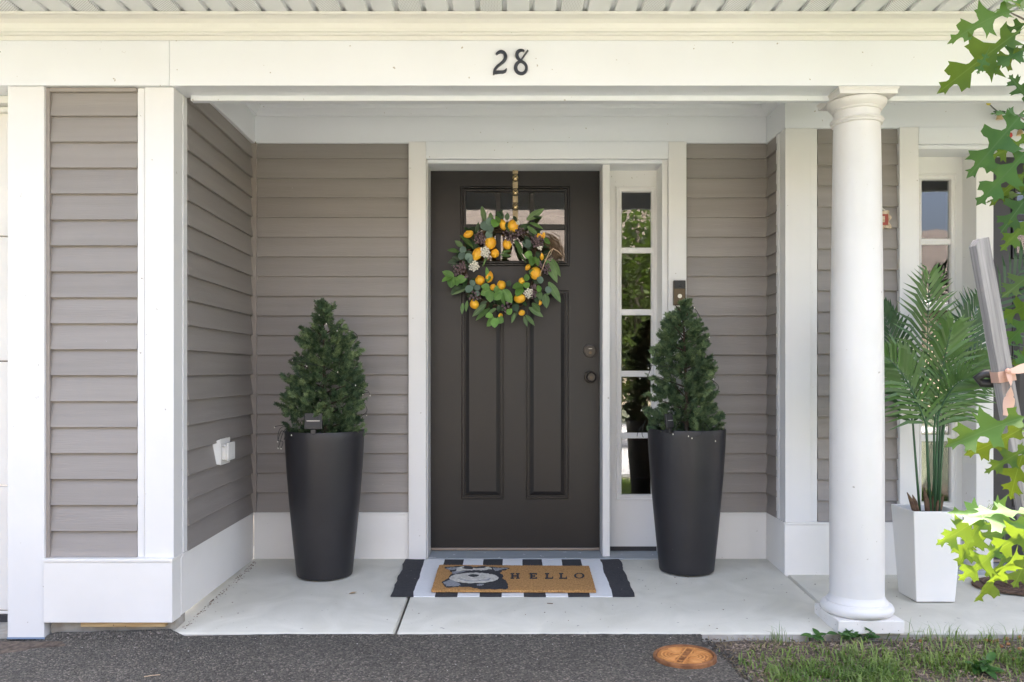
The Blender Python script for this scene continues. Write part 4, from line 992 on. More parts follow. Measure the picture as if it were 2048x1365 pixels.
# ------------------------------------------------------------------ wreath on the door
def wreath():
    D = 4.39
    def Q(zx, zy, out=0): return P(860 + zx / 4.55, 380 + zy / 4.55, D - out)
    k = D / F / 4.55                     # metres per zoom pixel
    c0 = Q(645, 700)
    t = thing('wreath', c0, 'round wreath of green leaves, orange lemons and purple berries on the dark door', 'wreath')
    O = WL[t.name]
    # twig ring
    for j in range(7):
        m = MB(); pts = []
        for i in range(49):
            a_ = 2 * math.pi * i / 48; r = (352 + 26 * math.sin(3 * a_ + j) + rnd.uniform(-16, 16)) * k
            pts.append((c0.x + r * math.cos(a_), D + .012 + .014 * math.sin(5 * a_ + j * 1.3), c0.z + r * 1.03 * math.sin(a_)))
        m.tube(pts, .0035, 5); m.build('twig_ring', 'ring_twig', t, smooth=True)
    meshes = {}
    def leaf(b, tp, wid, kind, out0=.03, out1=.05):
        key = (kind, round(wid / max(1, math.hypot(tp[0] - b[0], tp[1] - b[1])), 1))
        mt, sh = {'long': ('leaf_olive', 'lance'), 'green': ('leaf_green', 'ovate'), 'dark': ('leaf_dark', 'lance'), 'euc': ('eucalyptus', 'round')}[kind]
        if key not in meshes: meshes[key] = leaf_mesh('leaf', 1, max(.1, key[1]), mt, rnd.uniform(.06, .2), .18, sh)
        o = link('leaf', meshes[key], t)
        orient(o, Q(*b, out0) - O, Q(*tp, out1) - O, Vector((rnd.uniform(-.7, .7), -1, rnd.uniform(-.4, .8))))
    # dark filler leaves round the ring
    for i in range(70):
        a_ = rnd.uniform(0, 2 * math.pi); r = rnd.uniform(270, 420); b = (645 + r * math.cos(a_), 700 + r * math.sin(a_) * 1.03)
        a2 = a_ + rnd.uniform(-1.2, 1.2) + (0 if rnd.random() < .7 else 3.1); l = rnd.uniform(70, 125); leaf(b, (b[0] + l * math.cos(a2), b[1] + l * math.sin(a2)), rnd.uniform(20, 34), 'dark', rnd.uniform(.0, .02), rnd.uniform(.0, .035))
    for b0, b1, t0, t1, w in [(500, 290, 470, 145, 32), (555, 300, 550, 205, 28), (880, 275, 1040, 168, 30), (905, 300, 1035, 348, 30), (885, 335, 985, 412, 30), (300, 520, 225, 462, 28), (390, 525, 278, 405, 34), (265, 565, 157, 545, 28), (1060, 640, 1160, 842, 40), (1110, 630, 1182, 790, 38),
                              (1080, 840, 1192, 1022, 40), (1050, 945, 1060, 1078, 34), (1000, 915, 985, 1030, 34), (510, 1040, 385, 1150, 30), (545, 1080, 410, 1182, 32), (900, 1070, 1030, 1155, 28), (870, 1140, 955, 1232, 26), (335, 900, 195, 957, 12), (930, 1030, 1005, 1112, 32), (770, 1120, 745, 1212, 15),
                              (790, 540, 880, 665, 22), (770, 460, 850, 580, 24), (300, 1030, 288, 1132, 24), (340, 1010, 325, 1108, 22), (855, 1150, 885, 1245, 20), (1100, 900, 1060, 960, 20), (640, 590, 740, 600, 20), (650, 570, 740, 552, 16), (480, 700, 520, 600, 14), (600, 1080, 520, 1130, 22)]:
        leaf((b0, b1), (t0, t1), w, 'long', .035, .05)
    for b0, b1, t0, t1, w in [(220, 795, 113, 742, 34), (205, 785, 106, 832, 38), (205, 795, 190, 892, 36), (225, 795, 248, 872, 32), (240, 815, 332, 812, 34), (545, 905, 463, 955, 38), (545, 915, 548, 1022, 40), (545, 890, 465, 880, 32), (650, 915, 588, 1005, 40), (655, 935, 672, 1048, 28), (665, 905, 745, 1028, 42),
                              (645, 905, 578, 915, 34), (850, 870, 748, 890, 38), (840, 890, 785, 968, 42), (850, 880, 905, 852, 28), (930, 595, 858, 590, 38), (930, 605, 920, 690, 36), (960, 605, 985, 692, 30), (580, 1155, 520, 1245, 36), (592, 1165, 588, 1255, 34), (610, 1165, 668, 1205, 32), (570, 1135, 505, 1155, 30),
                              (522, 795, 518, 705, 22), (510, 830, 555, 790, 24), (880, 830, 876, 765, 24), (905, 770, 950, 730, 24), (1040, 440, 1092, 490, 22), (1000, 930, 980, 870, 26), (700, 1130, 745, 1085, 26), (640, 300, 590, 240, 34), (600, 270, 580, 340, 34)]:
        leaf((b0, b1), (t0, t1), w, 'green', .055, .075)
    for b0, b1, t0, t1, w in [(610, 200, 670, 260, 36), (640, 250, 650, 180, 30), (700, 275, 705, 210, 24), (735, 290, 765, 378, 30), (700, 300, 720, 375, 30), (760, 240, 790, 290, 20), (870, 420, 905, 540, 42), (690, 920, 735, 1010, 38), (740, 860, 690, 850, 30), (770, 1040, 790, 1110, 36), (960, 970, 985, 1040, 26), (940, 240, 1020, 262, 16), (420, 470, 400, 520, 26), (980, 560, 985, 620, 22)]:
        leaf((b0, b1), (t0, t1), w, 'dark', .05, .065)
    for cx_, cy_, r in [(540, 290, 36), (498, 328, 46), (545, 362, 40), (535, 410, 34), (290, 600, 38), (352, 612, 36), (365, 645, 30), (385, 850, 32), (358, 902, 40), (430, 890, 28), (1000, 820, 36), (1075, 910, 32), (880, 492, 44), (300, 545, 32), (430, 945, 26)]:
        a_ = rnd.uniform(0, 6.28); leaf((cx_ - r * math.cos(a_), cy_ - r * math.sin(a_)), (cx_ + r * math.cos(a_), cy_ + r * math.sin(a_)), r, 'euc', .06, .068)
    lm = MB()
    lm.lathe([(.002, -1.0), (.10, -.97), (.30, -.90), (.62, -.70), (.88, -.38), (.98, 0), (.90, .36), (.66, .68), (.36, .88), (.16, .97), (.07, 1.05), (.002, 1.08)], (0, 0, 0), 16); lme = lm.mesh('lemon', 'lemon', smooth=True)
    for cx_, cy_, rx, ry in [(350, 405, 44, 30), (550, 485, 48, 56), (430, 585, 40, 58), (590, 580, 35, 38), (702, 497, 38, 46), (665, 320, 28, 46), (755, 330, 46, 52), (540, 795, 32, 46), (455, 825, 43, 40), (650, 868, 46, 38), (575, 888, 27, 27), (403, 1042, 37, 41), (960, 760, 48, 56), (890, 705, 20, 30), (835, 830, 26, 28), (815, 990, 52, 40), (640, 1145, 34, 18), (835, 1120, 30, 24), (990, 425, 27, 27), (1018, 610, 17, 30), (1000, 1030, 18, 20), (1035, 415, 14, 26)]:
        o = link('lemon', lme, t, Q(cx_, cy_, .045) - O); r = max(rx, ry)
        o.scale = (rx * k * 1.14, min(rx, ry) * k * 1.14, ry * k * 1.14); o.rotation_euler = (rnd.uniform(-.4, .4), rnd.uniform(-.5, .5), rnd.uniform(0, 3))
    for cx_, cy_, r, n_ in [(450, 440, 58, 16), (480, 470, 30, 5), (265, 725, 58, 15), (300, 680, 28, 5), (720, 420, 65, 14), (815, 375, 45, 9), (980, 470, 60, 18), (955, 440, 30, 5), (1055, 720, 48, 12), (940, 950, 38, 8), (410, 970, 58, 12), (700, 1062, 55, 8), (950, 885, 25, 5), (330, 790, 18, 3), (1000, 680, 30, 5)]:
        m = MB(); cc = Q(cx_, cy_, .052)
        for i in range(n_):
            a_ = i * 2.4; q = r * math.sqrt((i + .4) / n_); p = Q(cx_ + q * math.cos(a_), cy_ + q * math.sin(a_), .045 + .02 * (1 - i / n_) + rnd.uniform(0, .008)); m.ball(p, .0072 * rnd.uniform(.8, 1.2), 9, 6)
            m.tube([Q(cx_, cy_, .015), p], .0012, 4)
        m.build('berry_cluster', 'berry', t, smooth=True)
    for cx_, cy_, r, n_ in [(497, 565, 50, 26), (400, 695, 48, 24), (897, 940, 44, 20), (1000, 530, 20, 6), (800, 302, 18, 5)]:
        m = MB()
        for i in range(n_):
            a_ = i * 2.4; q = r * math.sqrt((i + .3) / n_); p = Q(cx_ + q * math.cos(a_), cy_ + q * math.sin(a_), .068 - .012 * (i / n_) + rnd.uniform(0, .006))
            for j in range(4): b_ = a_ + j * 1.57; m.ball(p + Vector((.0032 * math.cos(b_), 0, .0032 * math.sin(b_))), (.0026, .0018, .0026), 6, 4)
            m.tube([Q(cx_, cy_, .02), p], .0007, 4)
        m.build('flower_cluster', 'petal', t, smooth=True)
    m = MB()
    for i in range(60):
        a0 = rnd.uniform(1000, 1110); b0 = rnd.uniform(380, 470); e = rnd.uniform(-30, 40)
        pts = [Q(a0, b0, rnd.uniform(.01, .04)), Q(a0 + 70 + e * .3, b0 + 60 + rnd.uniform(-20, 10), rnd.uniform(.02, .05)), Q(min(1225, a0 + 120 + e), b0 + 190 + rnd.uniform(-50, 40), rnd.uniform(.01, .05))]; m.tube(pts, .0012, 4)
    m.build('twig_bunch', 'twig', t)
    m = MB(); m.tube([Q(1000, 780, .07), Q(1040, 670, .08), Q(1090, 560, .085), Q(1120, 535, .085), Q(1165, 560, .08), Q(1205, 600, .07)], .0022, 6); m.tube([Q(1120, 535, .085), Q(1090, 600, .08), Q(1040, 640, .07)], .0013, 5); m.build('bare_stem', 'pale_twig', t, smooth=True)
    # hanger strap over the top of the door
    x0_, x1_ = xx(1025.5, 4.43), xx(1036, 4.43)
    h = thing('wreath_hanger', ((x0_ + x1_) / 2, 4.44, zz(440, 4.43)), 'brass strap hanger with round studs holding the wreath on the door', 'wreath hanger')
    m = MB(); m.box(x0_, x1_, 4.4305, 4.434, zz(452, 4.43), 2.0405); m.box(x0_, x1_, 4.4342, 4.492, 2.0388, 2.0405); m.box(x0_, x1_, 4.405, 4.4303, zz(452, 4.43), zz(449, 4.43)); m.build('strap', 'gold_strap', h, bevel=.0008)
    xm = (x0_ + x1_) / 2
    for py in (355.5, 384.5, 413):
        z = zz(py, 4.43); m = MB(); m.ball((xm, 4.428, z - .002), (.0155, .010, .0165), 14, 9); st = m.build('stud', 'gold', h, smooth=True)
        m = MB()
        for s in (1, -1): m.tube([(xm - .016 * s, 4.4245, z + .016), (xm, 4.4165, z), (xm + .016 * s, 4.4245, z - .014)], .0016, 5)
        m.tube([(xm - .017, 4.426, z + .017), (xm + .017, 4.426, z + .017)], .0016, 5); m.tube([(xm - .017, 4.426, z - .017), (xm, 4.419, z - .022), (xm + .017, 4.426, z - .017)], .0018, 5)
        m.build('cord_wrap', 'wire_dark', st)
wreath()

# ------------------------------------------------------------------ white planter and palm
def palm():
    xb0, xb1 = xx(1832.5, 3.58), xx(1910.5, 3.58); cx_ = (xb0 + xb1) / 2; hb = (xb1 - xb0) / 2; cy_ = 3.58 + hb; z0 = slab_z(3.66) + .001; ht = hb + .023; zt = zz(1024, 3.555)
    pl_ = thing('white_planter', (cx_, cy_, z0), 'white square tapered planter holding the palm, right of the column', 'planter')
    m = MB(); vs = []
    for h, z in ((hb, z0), (ht, zt), (ht - .012, zt), (hb, z0 + .3)):
        vs += [(cx_ - h, cy_ - h, z), (cx_ + h, cy_ - h, z), (cx_ + h, cy_ + h, z), (cx_ - h, cy_ + h, z)]
    m.add(vs, [(3, 2, 1, 0)] + [(4 * j + i, 4 * j + (i + 1) % 4, 4 * j + 4 + (i + 1) % 4, 4 * j + 4 + i) for j in range(3) for i in range(4)])
    m.build('body', 'planter_white', pl_, bevel=.004)
    m = MB(); hs = ht - .016; zs = zt - .028; m.box(cx_ - hs, cx_ + hs, cy_ - hs, cy_ + hs, zs - .02, zs); m.build('soil', 'soil', pl_)
    t = thing('palm_plant', (cx_, cy_, zs), 'artificial green palm in the white planter beside the second door', 'palm')
    O = WL[t.name]
    # fronds: stem base px, blade start, tip (px, py), depth at tip, leaflet length px, material
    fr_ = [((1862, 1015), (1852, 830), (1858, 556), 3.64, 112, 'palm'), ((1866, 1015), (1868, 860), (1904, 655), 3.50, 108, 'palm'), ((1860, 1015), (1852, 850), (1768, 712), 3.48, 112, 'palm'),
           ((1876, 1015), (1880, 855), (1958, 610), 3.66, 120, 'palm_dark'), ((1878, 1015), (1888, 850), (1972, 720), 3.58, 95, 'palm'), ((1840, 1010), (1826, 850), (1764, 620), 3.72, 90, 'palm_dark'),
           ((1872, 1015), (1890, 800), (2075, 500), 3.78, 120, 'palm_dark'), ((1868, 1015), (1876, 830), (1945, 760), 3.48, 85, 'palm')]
    for i, (b, s, e, de, ll, mt) in enumerate(fr_):
        B = P(b[0], b[1], cy_ + rnd.uniform(-.03, .03)); B.z = zs; S = P(s[0], s[1], cy_ * .6 + de * .4); E = P(e[0], e[1], de)
        ctrl = S + (E - S) * .45 + Vector((0, 0, .10 if i not in (0,) else .04))
        def rach(u): return S * (1 - u) ** 2 + ctrl * (2 * u * (1 - u)) + E * u * u
        st = MB(); st.tube([B, B + (S - B) * .5 + Vector((rnd.uniform(-.005, .005), 0, 0)), S] + [rach(u / 8) for u in range(1, 9)], [.0055, .005, .0042] + [.0038 - .0004 * u for u in range(8)], 6)
        f = st.build('frond', 'palm_stem', t, smooth=True)
        m = MB(); n_ = 22; LL = ll * de / F
        for k in range(n_):
            u = .02 + .98 * k / (n_ - 1); p = rach(u); tg = (rach(min(1, u + .02)) - rach(max(0, u - .02))).normalized()
            view = Vector((rnd.uniform(-.1, .1), -1, .25)); sd = tg.cross(view).normalized(); up = sd.cross(tg)
            pr = math.sin(math.pi * min(1, .26 + .66 * u)) ** .6
            for sg in (1, -1):
                l = LL * pr * rnd.uniform(.88, 1.06); d0 = (sd * sg * (1.0 - .45 * u) + tg * (.55 + .6 * u)).normalized(); p1 = p + d0 * l * .5 + up * .012 ; p2 = p + d0 * l + Vector((0, 0, -l * rnd.uniform(.14, .30))) + up * rnd.uniform(-.01, .012)
                tw = rnd.uniform(-.25, .75) * sg; wv = (d0.cross(up).normalized() * math.cos(tw) + up * math.sin(tw)) * min(.0080, (E - S).length / n_ * .46 + .0006 * rnd.random()); bb = len(m.v); q = p + d0 * l * .12
                m.v += [tuple(p + up * .001), tuple(q + wv * .8), tuple(q - wv * .8), tuple(p1 + wv), tuple(p1 - wv), tuple(p2)]
                m.f += [(bb, bb + 1, bb + 2), (bb + 1, bb + 3, bb + 4, bb + 2), (bb + 3, bb + 5, bb + 4)]; m.m += [0, 0, 0]
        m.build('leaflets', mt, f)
    for px, py, tx, ty in [(1832, 1020, 1814, 985), (1836, 1020, 1825, 990), (1856, 1020, 1848, 975), (1858, 1020, 1850, 982), (1876, 1020, 1888, 990), (1872, 1018, 1882, 992), (1866, 1022, 1868, 985)]:
        B = P(px, py, cy_ - .02); B.z = zs - .002; T = P(tx, ty, cy_ - .03); m = MB(); m.tube([B, B + (T - B) * .55 + Vector((0, 0, .01)), T], [.011, .009, .0015], 6); m.build('sheath', 'sheath', t)
palm()

# ------------------------------------------------------------------ stake, tape, oak sapling
def stake():
    D = 1.98
    a_, b_ = P(1957, 479, D), P(1957 + .178 * 1000, 479 + 1000, D)
    dr = (b_ - a_).normalized(); L = (a_.z + .20) / -dr.z; foot = a_ + dr * L
    t = thing('wooden_stake', foot, 'weathered grey wooden stake leaning in front of the palm', 'stake')
    s = Vector((dr.z, 0, -dr.x)) * -1; w = 14.5 * D / F; th = .0155
    ch = .010; out = [(-w, .012), (-w + ch, 0), (w, .0015), (w, L), (-w, L)]     # chamfered top corner; local z runs down the stake
    m = MB(); nseg = 24
    for j in range(nseg + 1):                  # slightly uneven sawn edges
        l = L * j / nseg; k1, k2 = .0012 * fr((j, 1, 1), .7), .0012 * fr((j, 5, 1), .7)
        for q, y in ((-w + k1, -th), (w + k2, -th), (w + k2, th), (-w + k1, th)):
            ll = l
            if j == 0: ll = .012 if q < 0 else 0
            m.v.append((q, y, ll))
    m.v[0] = (-w + .0, -th, .014); m.v[3] = (-w + .0, th, .014)
    for j in range(nseg):
        for i in range(4): m.f.append((4 * j + i, 4 * j + (i + 1) % 4, 4 * j + 4 + (i + 1) % 4, 4 * j + 4 + i)); m.m.append(0)
    k = len(m.v); m.v += [(-w + ch, -th, 0), (-w + ch, th, 0)]
    m.f += [(0, k, 1), (3, 2, k + 1), (0, 3, k + 1, k), (k, k + 1, 2, 1), tuple(range(4 * nseg, 4 * nseg + 4))]; m.m += [0] * 5
    po = link('post', m.mesh('post', 'wood_grey'), t)
    M3 = Matrix((s, Vector((0, 1, 0)), dr)).transposed().to_4x4(); po.matrix_basis = Matrix.Translation(a_ - foot) @ M3
    b_ = po.modifiers.new('bevel', 'BEVEL'); b_.width = .001; b_.segments = 1; b_.limit_method = 'ANGLE'
    # tape round the stake and off to the tree
    r = thing('tree_tie', P(1995, 755, D), 'peach plastic tie tape knotted round the grey stake', 'tie tape')
    c = a_ + dr * ((P(1995, 752, D) - a_).dot(dr)); m = MB(); ring = []
    for q, y in ((-w - .003, -th - .0015), (w + .003, -th - .0015), (w + .003, th + .0015), (-w - .003, th + .0015)): ring.append(c + s * q + Vector((0, y, 0)))
    for i in range(4):
        p, q = ring[i], ring[(i + 1) % 4]; dz = dr * .010; dz2 = dr * .005
        m.add([p - dz, q - dz, q + dz2, p + dz2], [(0, 1, 2, 3)]); m.add([p + dz2 - Vector((0, .001, 0)), q + dz2 - Vector((0, .001, 0)), q + dz * 1.6, p + dz * 1.6], [(0, 1, 2, 3)])
    m.build('band', 'ribbon', r)
    def strip(name, pts, wid, tw):
        m = MB(); n_ = len(pts) - 1; N_ = 28
        def cr(u):
            f = u * n_; i = min(n_ - 1, int(f)); q = f - i; g_ = lambda j: pts[max(0, min(n_, j))]
            A, B, C, D_ = g_(i - 1), g_(i), g_(i + 1), g_(i + 2); return .5 * ((2 * B) + (C - A) * q + (2 * A - 5 * B + 4 * C - D_) * q * q + (3 * B - A - 3 * C + D_) * q ** 3)
        for k in range(N_ + 1):
            u = k / N_; p = cr(u); tg = (cr(min(1, u + .02)) - cr(max(0, u - .02))).normalized(); e = tg.cross(Vector((0, -1, 0))).normalized(); f = e.cross(tg); a2 = tw(u); ww = wid(u)
            d = (e * math.cos(a2) + f * math.sin(a2)) * ww; m.v += [tuple(p - d), tuple(p + f * .001), tuple(p + d)]
        for k in range(N_): b = 3 * k; m.f += [(b, b + 1, b + 4, b + 3), (b + 1, b + 2, b + 5, b + 4)]; m.m += [0, 0]
        m.build(name, 'ribbon', r, smooth=True)
    kn = P(2016, 743, D - .024)
    strip('loose_end', [kn, P(2021, 765, D - .03), P(2020, 787, D - .032), P(2017, 810, D - .03), P(2013, 832, D - .028)], lambda u: .004 + .011 * math.sin(math.pi * min(1, u * 1.1)) * (1 if u < .55 else .75) + (.004 if u > .6 else 0), lambda u: u * 3.0)
    strip('strap', [kn, P(2034, 741, D - .02), P(2060, 733, D), P(2120, 722, 2.03), P(2190, 735, 2.06)], lambda u: .004 + .007 * min(1, u * 3), lambda u: .5)
    m = MB(); m.ball(kn, (.007, .006, .007), 8, 6); m.build('knot', 'ribbon', r, smooth=True)
    m = MB(); hc = P(1972, 757, D + .03); m.tube([hc + Vector((.028, -.0095, .006)), hc + Vector((0, .004, .012)), hc + Vector((-.016, .01, 0)), hc + Vector((-.004, .012, -.012)), hc + Vector((.03, -.0095, -.012))], .0105, 8)
    hs = m.build('rubber_hose', 'rubber', None, smooth=True); hs['label'] = 'short black rubber hose looped behind the stake at the tape'; hs['category'] = 'hose'
stake()

OAK = [(0, .010), (.09, .022), (.14, .06), (.15, .12), (.12, .20), (.19, .165), (.23, .19), (.25, .11), (.27, .065), (.32, .052), (.37, .08), (.43, .18), (.46, .28), (.485, .39), (.53, .30), (.585, .33), (.575, .24), (.565, .15), (.575, .085), (.62, .062), (.66, .085), (.72, .17), (.79, .28), (.80, .20), (.87, .20), (.835, .125), (.82, .075), (.85, .05), (.89, .06), (.95, .105), (.945, .045), (1, .0)]
def oak_mesh(seed, matn, width=1.0, curl=.25, fold=.25):
    rr = random.Random(seed); bm = bmesh.new()
    mids = [bm.verts.new((i / 8, 0, 0)) for i in range(9)]
    for sg in (1, -1):
        pts = [(x + rr.uniform(-.012, .012), max(.008, y * width * rr.uniform(.85, 1.15))) for x, y in OAK[:-1]]
        vs = [bm.verts.new((x, sg * y, 0)) for x, y in pts]
        loop = [mids[0]] + vs + [mids[8]] + mids[7:0:-1]
        if sg < 0: loop = loop[::-1]
        f = bm.faces.new(loop); bmesh.ops.triangulate(bm, faces=[f])
    # stalk
    st = [bm.verts.new(p) for p in ((-.25, .006, 0), (-.25, -.006, 0), (.01, -.006, 0), (.01, .006, 0))]; bm.faces.new(st)
    ph = rr.uniform(0, 6)
    for v in bm.verts:
        x, y = v.co.x, v.co.y; v.co.z = -curl * max(0, x) ** 2 * .9 + fold * abs(y) * .8 + .035 * math.sin(9 * x + ph) * abs(y) * 4 + .02 * math.sin(5 * x + ph)
    me = bpy.data.meshes.new('leaf'); bm.to_mesh(me); bm.free(); me.materials.append(MATS[matn]); me.polygons.foreach_set('use_smooth', [True] * len(me.polygons)); return me
def oak():
    root = Vector((1.50, 1.82, -.10))
    t = thing('oak_sapling', root, 'young oak with spiky lobed leaves at the right edge', 'tree'); O = WL[t.name]
    tr = MB(); tr.tube([root + Vector((0, 0, -.03)), root + Vector((.01, 0, .6)), root + Vector((-.005, .01, 1.3)), root + Vector((.02, 0, 2.1)), root + Vector((.0, 0, 3.0))], [.022, .019, .016, .012, .006], 10); tr.build('trunk', 'bark', t, smooth=True)
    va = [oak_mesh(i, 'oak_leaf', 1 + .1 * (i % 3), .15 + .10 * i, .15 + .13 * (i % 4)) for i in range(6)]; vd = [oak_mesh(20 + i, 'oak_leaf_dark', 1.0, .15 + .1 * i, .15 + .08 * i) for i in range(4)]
    def leaf(b, tp, d, dark=False, dd=0, nh=None):
        B, T = P(b[0], b[1], d), P(tp[0], tp[1], d + dd); me = rnd.choice(vd if dark else va)
        o = link('leaf', me, t); orient(o, B - O, T - O, nh or Vector((rnd.uniform(-.8, .8), -1, rnd.uniform(-.3, .9))), rnd.uniform(.66, .90))
    def branch(pts, r0=.005):
        m = MB(); ps = [P(*p) for p in pts]; z = min(max(ps[-1].z - .15, .3), 2.8); ps = ps + [root + Vector((0, 0, z - root.z))]; k = len(ps); m.tube(ps, [.0018 + (r0 - .0018) * i / (k - 1) for i in range(k)], 6); m.build('branch', 'bark', t, smooth=True)
    U = 2.22
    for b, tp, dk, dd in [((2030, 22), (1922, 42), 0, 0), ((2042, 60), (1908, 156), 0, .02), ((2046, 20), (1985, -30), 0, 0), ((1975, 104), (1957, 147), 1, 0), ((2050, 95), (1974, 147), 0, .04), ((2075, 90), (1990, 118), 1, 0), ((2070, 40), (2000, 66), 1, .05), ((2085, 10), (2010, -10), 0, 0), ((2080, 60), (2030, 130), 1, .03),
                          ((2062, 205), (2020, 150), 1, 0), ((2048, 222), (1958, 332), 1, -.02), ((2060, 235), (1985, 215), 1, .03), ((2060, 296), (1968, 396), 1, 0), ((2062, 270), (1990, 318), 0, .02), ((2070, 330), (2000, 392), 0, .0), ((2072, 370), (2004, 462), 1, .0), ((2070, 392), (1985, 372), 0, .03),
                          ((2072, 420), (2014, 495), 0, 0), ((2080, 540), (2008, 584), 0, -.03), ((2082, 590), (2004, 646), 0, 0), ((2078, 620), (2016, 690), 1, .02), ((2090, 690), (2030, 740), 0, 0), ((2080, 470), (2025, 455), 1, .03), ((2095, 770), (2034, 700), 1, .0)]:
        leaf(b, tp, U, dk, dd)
    V = 1.70
    for b, tp, d, dd, nh in [((2060, 832), (1902, 880), V, 0, (.0, -.9, .5)), ((2052, 850), (1950, 922), V, .02, None), ((2062, 890), (1984, 940), V, 0, None), ((2050, 900), (2006, 1002), V, .02, None), ((2085, 870), (2025, 840), V, .04, None),
                             ((2075, 1035), (1962, 986), 1.38, 0, (-.1, -.3, 1)), ((2070, 1068), (1926, 1000), 1.42, .02, (.05, -.75, .6)), ((1966, 1026), (1890, 1094), 1.47, -.02, (.5, -.8, .3)), ((1972, 1030), (1910, 1126), 1.50, 0, (-.6, -.7, .2)), ((1970, 1030), (1930, 1118), 1.52, .02, (.3, -.9, .2)),
                             ((2040, 1055), (1940, 1082), 1.58, -.02, (.1, -1, .15)), ((2004, 1092), (1932, 1160), 1.42, 0, (.1, -.8, .5)), ((2008, 1088), (1988, 1214), 1.56, -.02, None), ((2034, 1094), (2000, 1182), 1.46, .02, (.4, -.8, .4)), ((2066, 1085), (2030, 1178), 1.57, 0, None),
                             ((2085, 1040), (2000, 1112), 1.40, .0, (0, -.9, .3)), ((2090, 1010), (2030, 1080), 1.56, .05, (.1, -.6, .8))]:
        leaf(b, tp, d, 0, dd, Vector(nh) if nh else None)
    # more leaves beyond the edge of the picture
    for i in range(70):
        z = rnd.uniform(.5, 3.0); a_ = rnd.uniform(0, 6.28); r = rnd.uniform(.1, .55); b = root + Vector((r * math.cos(a_), r * math.sin(a_), z)); 
        if b.x < 1.38 and b.y > .5: b.x = 1.4 + rnd.random() * .4
        e = b + Vector((math.cos(a_), math.sin(a_), rnd.uniform(-.8, .2))).normalized() * rnd.uniform(.11, .16)
        o = link('leaf', rnd.choice(va + vd), t); orient(o, b - O, e - O, Vector((rnd.uniform(-.5, .5), rnd.uniform(-.5, .5), 1)))
    branch([(2020, 25, U), (2060, 45, U), (2110, 70, 2.1)]); branch([(2035, 230, U), (2075, 260, U), (2120, 300, 2.1)]); branch([(2055, 390, U), (2080, 420, U), (2120, 480, 2.1)]); branch([(2060, 580, U), (2090, 600, U), (2140, 640, 2.1)])
    branch([(2040, 850, V), (2080, 860, V), (2130, 870, 1.72)], .004); branch([(1958, 1026, 1.5), (2000, 1056, 1.5), (2060, 1050, 1.5), (2130, 1020, 1.55)], .004)
oak()

# ------------------------------------------------------------------ garland ornament on the right frieze
def ornament():
    D = 3.975
    t = thing('hanging_ornament', P(1976, 206, D), 'little chain ornament with gold bells and red flower above the second door', 'ornament')
    def beads(pts, name, mt, r):
        m = MB(); ps = [P(a_, b_, D) for a_, b_ in pts]
        for i in range(len(ps) - 1):
            n_ = max(2, int((ps[i + 1] - ps[i]).length / (r * 1.7)))
            for j in range(n_): m.ball(ps[i] + (ps[i + 1] - ps[i]) * (j / n_), r, 6, 4)
        m.build(name, mt, t, smooth=True)
    beads([(1976, 206), (1986, 216), (1998, 226), (2012, 240), (2030, 252), (2050, 262), (2080, 268), (2130, 270)], 'chain', 'wire_dark', .0035)
    m = MB(); m.ball(P(1977, 207, D - .004), (.012, .006, .010), 8, 6); m.build('clip', 'yellow_bead', t, smooth=True)
    for a_, b_ in ((1999, 234), (2040, 266), (2090, 280)):
        p = P(a_, b_, D - .012); m = MB(); m.lathe([(.002, .016), (.008, .013), (.012, .004), (.014, -.008), (.017, -.012), (.012, -.012)], p, 14); bl = m.build('bell', 'gold', t, smooth=True)
        me = leaf_mesh('bow_leaf', 1, .3, 'leaf_dark')
        for s in (-1, 1): o = link('bow_leaf', me, bl); orient(o, p + Vector((0, 0, .016)) - WL[bl.name], p + Vector((s * .03, -.004, .026)) - WL[bl.name], Vector((0, -1, .3)))
    p = P(2016, 271, D - .014); m = MB()
    for i in range(9): a_ = i * .7; m.ball(p + Vector((.013 * math.cos(a_), -.002 * (i % 2), .009 * math.sin(a_))), (.010, .005, .007), 7, 5)
    m.ball(p, .009, 8, 6); fl = m.build('flower', 'flower_red', t, smooth=True)
    m = MB(); m.tube([p + Vector((0, .004, .005)), P(2024, 250, D)], .0012, 4); m.build('flower_stalk', 'wire_dark', t)
ornament()

